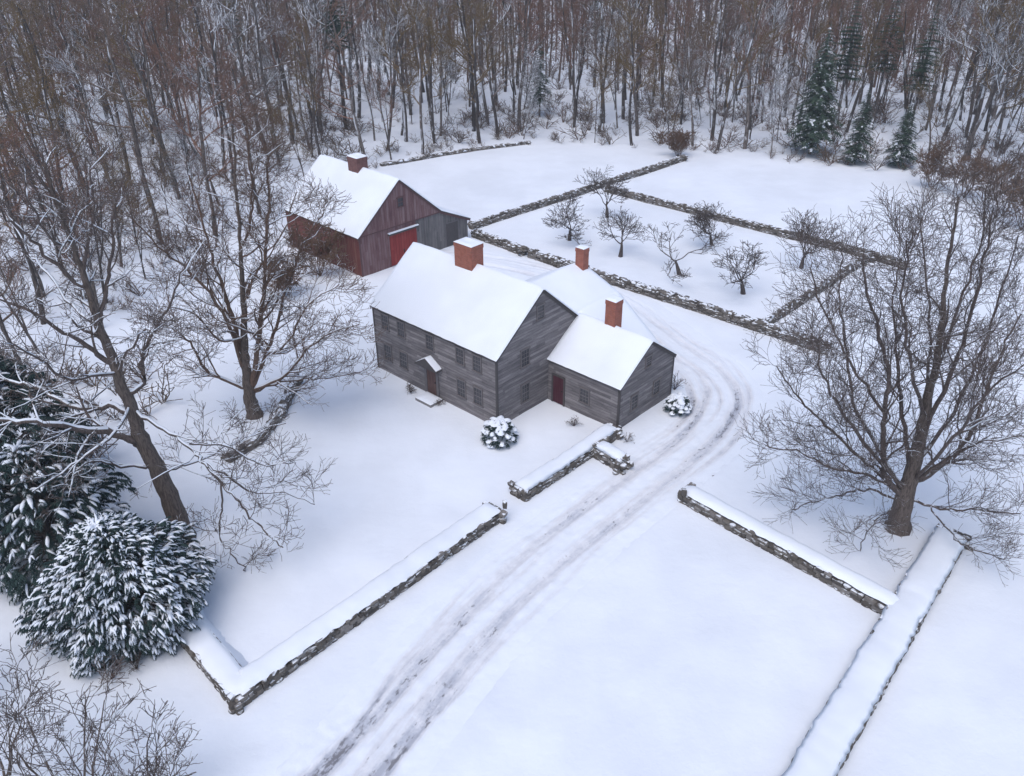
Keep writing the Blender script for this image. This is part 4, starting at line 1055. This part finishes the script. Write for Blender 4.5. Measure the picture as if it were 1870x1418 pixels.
# distant wood: one mass
def np_mesh(name, V, F3, tone, mat):
    me = bpy.data.meshes.new(name); me.vertices.add(len(V)); me.vertices.foreach_set("co", V.astype(np.float32).ravel())
    nf = len(F3); me.loops.add(nf*3); me.loops.foreach_set("vertex_index", F3.astype(np.int32).ravel())
    me.polygons.add(nf); me.polygons.foreach_set("loop_start", np.arange(0, nf*3, 3, dtype=np.int32))
    me.attributes.new("tone", 'FLOAT', 'POINT').data.foreach_set("value", tone.astype(np.float32))
    me.materials.append(mat); me.update(calc_edges=True); me.validate()
    o = bpy.data.objects.new(name, me); col.objects.link(o); return o
def low_tree(seed, h):
    rg_ = random.Random(seed); lines = []
    cf = dict(seg=(4, 3, 1), wig=(.05, .14, .18), trop=(.02, .12, .1), n=(13, 9), lo=(.35, .1), ang=((28, 60), (24, 52)), len=(h*.25, 1.9), rr=.45, rmin=.03)
    grow(lines, Vector((0, 0, -.4)), Vector((0, 0, 1)), h, h*.011, 0, cf, rg_)
    b = MB()
    for pts, rad, lvl in lines:
        if lvl < 2: b.tube(pts, rad, 3 + (lvl == 0))
        else:
            d = (pts[-1]-pts[0]); s_ = d.cross(rvec(rg_)).normalized()*.045
            b.add([pts[0]-s_, pts[0]+s_, pts[-1]], [(0, 1, 2)])
    F = []
    for f in b.f:
        F.append(f[:3]); 
        if len(f) == 4: F.append((f[0], f[2], f[3]))
    return np.array([tuple(v) for v in b.v]), np.array(F)
lows = [low_tree(700+k, 14+2*(k % 3)) for k in range(6)]
Vs, Fs, Ts = [], [], []; off = 0
for x, y in far:
    V, F = lows[rg.randrange(6)]; a = rg.uniform(0, 6.28); s = rg.uniform(.8, 1.15); ca, sa = math.cos(a)*s, math.sin(a)*s
    V2 = np.stack([V[:, 0]*ca - V[:, 1]*sa + x, V[:, 0]*sa + V[:, 1]*ca + y, V[:, 2]*s + base_z(x, y)], 1)
    Vs.append(V2); Fs.append(F + off); Ts.append(np.full(len(V), rg.random())); off += len(V)
o = np_mesh("distant_woods", np.concatenate(Vs), np.concatenate(Fs), np.concatenate(Ts), M_FTWIG2)
tag(o, "grey-brown mass of bare woods fading behind the nearer trees", "woods", kind="stuff")
# underbrush: low twiggy growth
cfU = dict(seg=(3, 2), wig=(.2, .3), trop=(0, 0), n=(5,), lo=(.2,), ang=((25, 60),), len=(.6,), rr=.7, rmin=.014)
ulines = []
for k in range(8):
    ls = []; r2 = random.Random(40+k)
    for j in range(6): 
        a = r2.uniform(0, 6.28); grow(ls, Vector((0, 0, -.1)), Vector((math.cos(a)*.7, math.sin(a)*.7, 1)), r2.uniform(.7, 1.6), .022, 0, cfU, r2)
    b = MB()
    for pts, rad, lvl in ls: b.tube(pts, rad, 3)
    F = []
    for f in b.f: F.append(f[:3]); F.append((f[0], f[2], f[3]))
    ulines.append((np.array([tuple(v) for v in b.v]), np.array(F)))
Vs, Fs, Ts = [], [], []; off = 0; cnt = 0
while cnt < 2500:
    y = rg.uniform(16, 190); x = rg.uniform(-1, 1)*(y*.66+22)
    if inside(x, y) or not visible(x, y, 1): continue
    if x > 0 and y < 80: continue
    if y < 45 and x > -24 and x < 0: continue
    if x > -31 and x < -10 and y < 76 and rg.random() < .6: continue
    if rg.random() > (1.0 if fbm(x*.09, y*.09, 33) > 0 else .25): continue
    cnt += 1
    V, F = ulines[rg.randrange(8)]; a = rg.uniform(0, 6.28); s = rg.uniform(.5, 1.3) if rg.random() < .7 else rg.uniform(1.4, 2.6); ca, sa = math.cos(a)*s, math.sin(a)*s
    Vs.append(np.stack([V[:, 0]*ca - V[:, 1]*sa + x, V[:, 0]*sa + V[:, 1]*ca + y, V[:, 2]*s*.85 + base_z(x, y)], 1)); Fs.append(F + off); Ts.append(np.full(len(V), rg.random())); off += len(V)
o = np_mesh("underbrush", np.concatenate(Vs), np.concatenate(Fs), np.concatenate(Ts), M_FTWIG2)
tag(o, "low twiggy underbrush poking through snow on the woodland floor", "underbrush", kind="stuff")

# russet bushes at wood edge
def bush_leafy(x, y, h, seed, label, group=None):
    c = dict(cfgB, n=(8, 7, 5), ang=((22, 50), (25, 55), (25, 55)), len=(h*.45, h*.25, .4), rmin=.02)
    auto_tree("russet_bush", (x, y), h, c, seed, .05, M_BRUSH, M_RUST, label, "bush", snow=.0, stems=6, group=group)
for i, (px, py, h, lb) in enumerate(((1700, 345, 4.0, "russet bush at the wood edge left of the upper right corner bushes"), (1760, 362, 4.5, "tall russet bush at the wood edge above the big tree"), (1830, 395, 5.0, "rust-brown bush at the right edge above the big tree"), (1238, 288, 3.0, "reddish bush at the wood end of the long field wall"), (1865, 420, 4.5, "rusty bush cut by the right edge of the view"))):
    p = G(px, py); bush_leafy(p.x, p.y, h, 600+i, lb)
for i, (px, py, h, lb) in enumerate(((585, 505, 4.2, "young tree holding tan leaves in front of the barn side wall"), (520, 540, 3.2, "brown bush between the barn and the lawn tree"))):
    p = G(px, py); bush_leafy(p.x, p.y, h, 620+i, lb)

# forest conifers
def conifer(px, py, h, r, seed, label, mat, droop=.35, gap=.0, start=.12, dist=None):
    rg = random.Random(seed); p = G(px, py) if dist is None else Vector((P(px, 300, dist).x, dist, 0)); b = Vector((p.x, p.y, base_z(p.x, p.y)))
    root = empty("conifer", tuple(b)); tag(root, label, "conifer"); tb, nb = MB(), MB()
    tb.tube([Vector((0, 0, -.3)), Vector((.1, 0, h*.5)), Vector((0, 0, h))], [h*.013, h*.009, .03], 7)
    z = h*start
    while z < h*.985:
        t = z/h; rr = r*((1-t)**.75)*(1 if t > start+.08 else .8)
        nb_ = 10 if t < .8 else 6; ph = rg.uniform(0, 6.28)
        for k in range(nb_):
            if rg.random() < gap: continue
            a = ph + 2*math.pi*k/nb_ + rg.uniform(-.3, .3); l = rr*rg.uniform(.7, 1.15); d = Vector((math.cos(a), math.sin(a), 0)); s = Vector((-d.y, d.x, 0))
            pts = []; n = 6
            for i in range(n+1):
                u = i/n; pts.append(Vector((0, 0, z)) + d*l*u + Vector((0, 0, .10*l*u - droop*l*u*u*1.3 + .12*l*u**4)))
            for i in range(n):
                w = l*.34*(math.sin(math.pi*min(1, (i+.8)/n*.92)))**.7 + .05
                tn = rg.random()
                for sg in (-1, 1):
                    for q in (0, .5):
                        b0 = pts[i].lerp(pts[i+1], q); b1 = pts[i].lerp(pts[i+1], q+.5)
                        o_ = b1 + s*sg*w*rg.uniform(.6, 1.25) + d*.25*w + Vector((0, 0, -w*rg.uniform(.15, .5)))
                        f = (0, 1, 2) if sg < 0 else (0, 2, 1)
                        nb.add([b0, b1, o_], [f], None, tn)
        z += lerp(.55, .28, t)*(h/14)
    tb.build("trunk", M_FBARK, root, smooth=True); nb.build("foliage", mat, root)
conifer(1478, 282, 15.5, 4.2, 81, "snow-laden spruce with layered white boughs at the edge of the far wood", M_NEEDF, .5, .1, .14)
conifer(1520, 262, 18, 3.9, 82, "dark green pine standing just right of the snow-laden spruce", M_NEEDP, .2, .3, .45)
conifer(1590, 240, 18, 3.8, 83, "olive green pine in the upper right wood", M_NEEDP, .2, .35, .45)
conifer(1655, 262, 17, 3.5, 84, "green pine third from the right edge of the wood", M_NEEDP, .25, .3, .4)
conifer(632, 240, 22, 4.4, 85, "tall dark green pine rising to the top edge behind the barn", M_NEEDP, .3, .15, .5)
conifer(450, 190, 20, 3.0, 86, "dark conifer at the top edge left of the tall pine", M_NEEDF, .3, .2, .4)
conifer(1085, 165, 19, 3.0, 87, "conifer deep in the wood above the field wall end", M_NEEDF, .3, .3, .5)
conifer(1850, 185, 20, 4.0, 88, "dark conifer in the top right corner", M_NEEDP, .3, .15, .3)
conifer(1560, 300, 9, 2.4, 89, "young snow-dusted conifer at the edge of the right field", M_NEEDF, .4, .25, .1)
conifer(1640, 305, 8, 2.4, 90, "small half-bare snowy conifer beside the russet bushes", M_NEEDF, .4, .3, .1)
conifer(985, 215, 12, 2.4, 91, "small conifer by the opening into the wood", M_NEEDF, .4, .35, .2)

rg = random.Random(77)
for i in range(16):
    q = G(rg.uniform(600, 700), rg.uniform(1310, 1410)) if i < 10 else G(rg.uniform(1180, 1370), rg.uniform(720, 880))
    q.z = ground_z(q.x, q.y)
    e = empty("snow_clod", tuple(q), rg.uniform(0, 6)); tag(e, "small dirty clod of earth lying on the packed snow of the drive", "clod", "dirty clods on the drive")
    mb = MB(); rock_blob(mb, (0, 0, .02), rg.uniform(.04, .1), rg.uniform(.03, .06), rg.uniform(.02, .04), rg.uniform(0, .3), rg); mb.build("earth", M_STONE, e)
# small dark shed peeking past the left end of the house roof
p = loc2w(-12.9, 6.6); e = empty("small_shed", tuple(p), -HA); tag(e, "small dark shed mostly hidden behind the left end of the farmhouse roof", "shed")
mb = MB(); mb.box((-.55, -.6, 0), (.55, .6, 1.9)); mb.build("wall", M_BARNG, e)
mb = MB(); mb.box((-.65, -.7, 1.9), (.65, .7, 1.98)); rf_ = mb.build("roof", M_ROOFE, e)
mb = MB(); g = []
for i in range(6):
    for j in range(6):
        q = min(i, 5-i, j, 5-j); g.append((lerp(-.66, .66, i/5), lerp(-.71, .71, j/5), 1.984 + (0 if q == 0 else .12)))
mb.add(g, [(i*6+j, (i+1)*6+j, (i+1)*6+j+1, i*6+j+1) for i in range(5) for j in range(5)]); mb.build("roof_snow", M_SNOWR, rf_, smooth=True)

# ------------------------------------------------------------------ light
w = bpy.data.worlds.new("World"); scene.world = w; w.use_nodes = True; nt = w.node_tree
bg = nt.nodes["Background"]; sky = nt.nodes.new("ShaderNodeTexSky"); sky.sky_type = 'NISHITA'; sky.sun_disc = False
EL_, AZ = R(62), R(205)
sky.sun_elevation = EL_; sky.sun_rotation = AZ; sky.air_density = 1.0; sky.dust_density = 2.0; sky.ozone_density = 1.0; sky.altitude = 100
nt.links.new(sky.outputs[0], bg.inputs[0]); bg.inputs[1].default_value = .145
sd = bpy.data.lights.new("sun", 'SUN'); sd.energy = 1.1; sd.angle = R(50); sd.color = (1, .95, .91)
so = bpy.data.objects.new("sun", sd); col.objects.link(so)
dirv = Vector((math.sin(AZ)*math.cos(EL_), math.cos(AZ)*math.cos(EL_), math.sin(EL_)))
so.rotation_euler = (-dirv).to_track_quat('-Z', 'Y').to_euler()
mb = MB(); mb.box((-440, -64, -2.2), (440, 650, 34))
hz = mb.build("haze", bpy.data.materials.new("haze")); hm = hz.data.materials[0]; hm.use_nodes = True; hn = hm.node_tree; hn.nodes.clear()
ho = hn.nodes.new("ShaderNodeOutputMaterial"); pv = hn.nodes.new("ShaderNodeVolumePrincipled"); pv.inputs["Color"].default_value = (.86, .89, .95, 1); pv.inputs["Density"].default_value = .0005
hn.links.new(pv.outputs[0], ho.inputs["Volume"]); tag(hz, "thin cold winter haze in the air over the farm", "haze", kind="stuff")
vs_ = scene.view_settings; vs_.view_transform = 'Standard'; vs_.look = 'None'; vs_.gamma = 1; vs_.exposure = 0.39
scene.cycles.use_denoising = True
scene.cycles.max_bounces = 6; scene.cycles.diffuse_bounces = 3
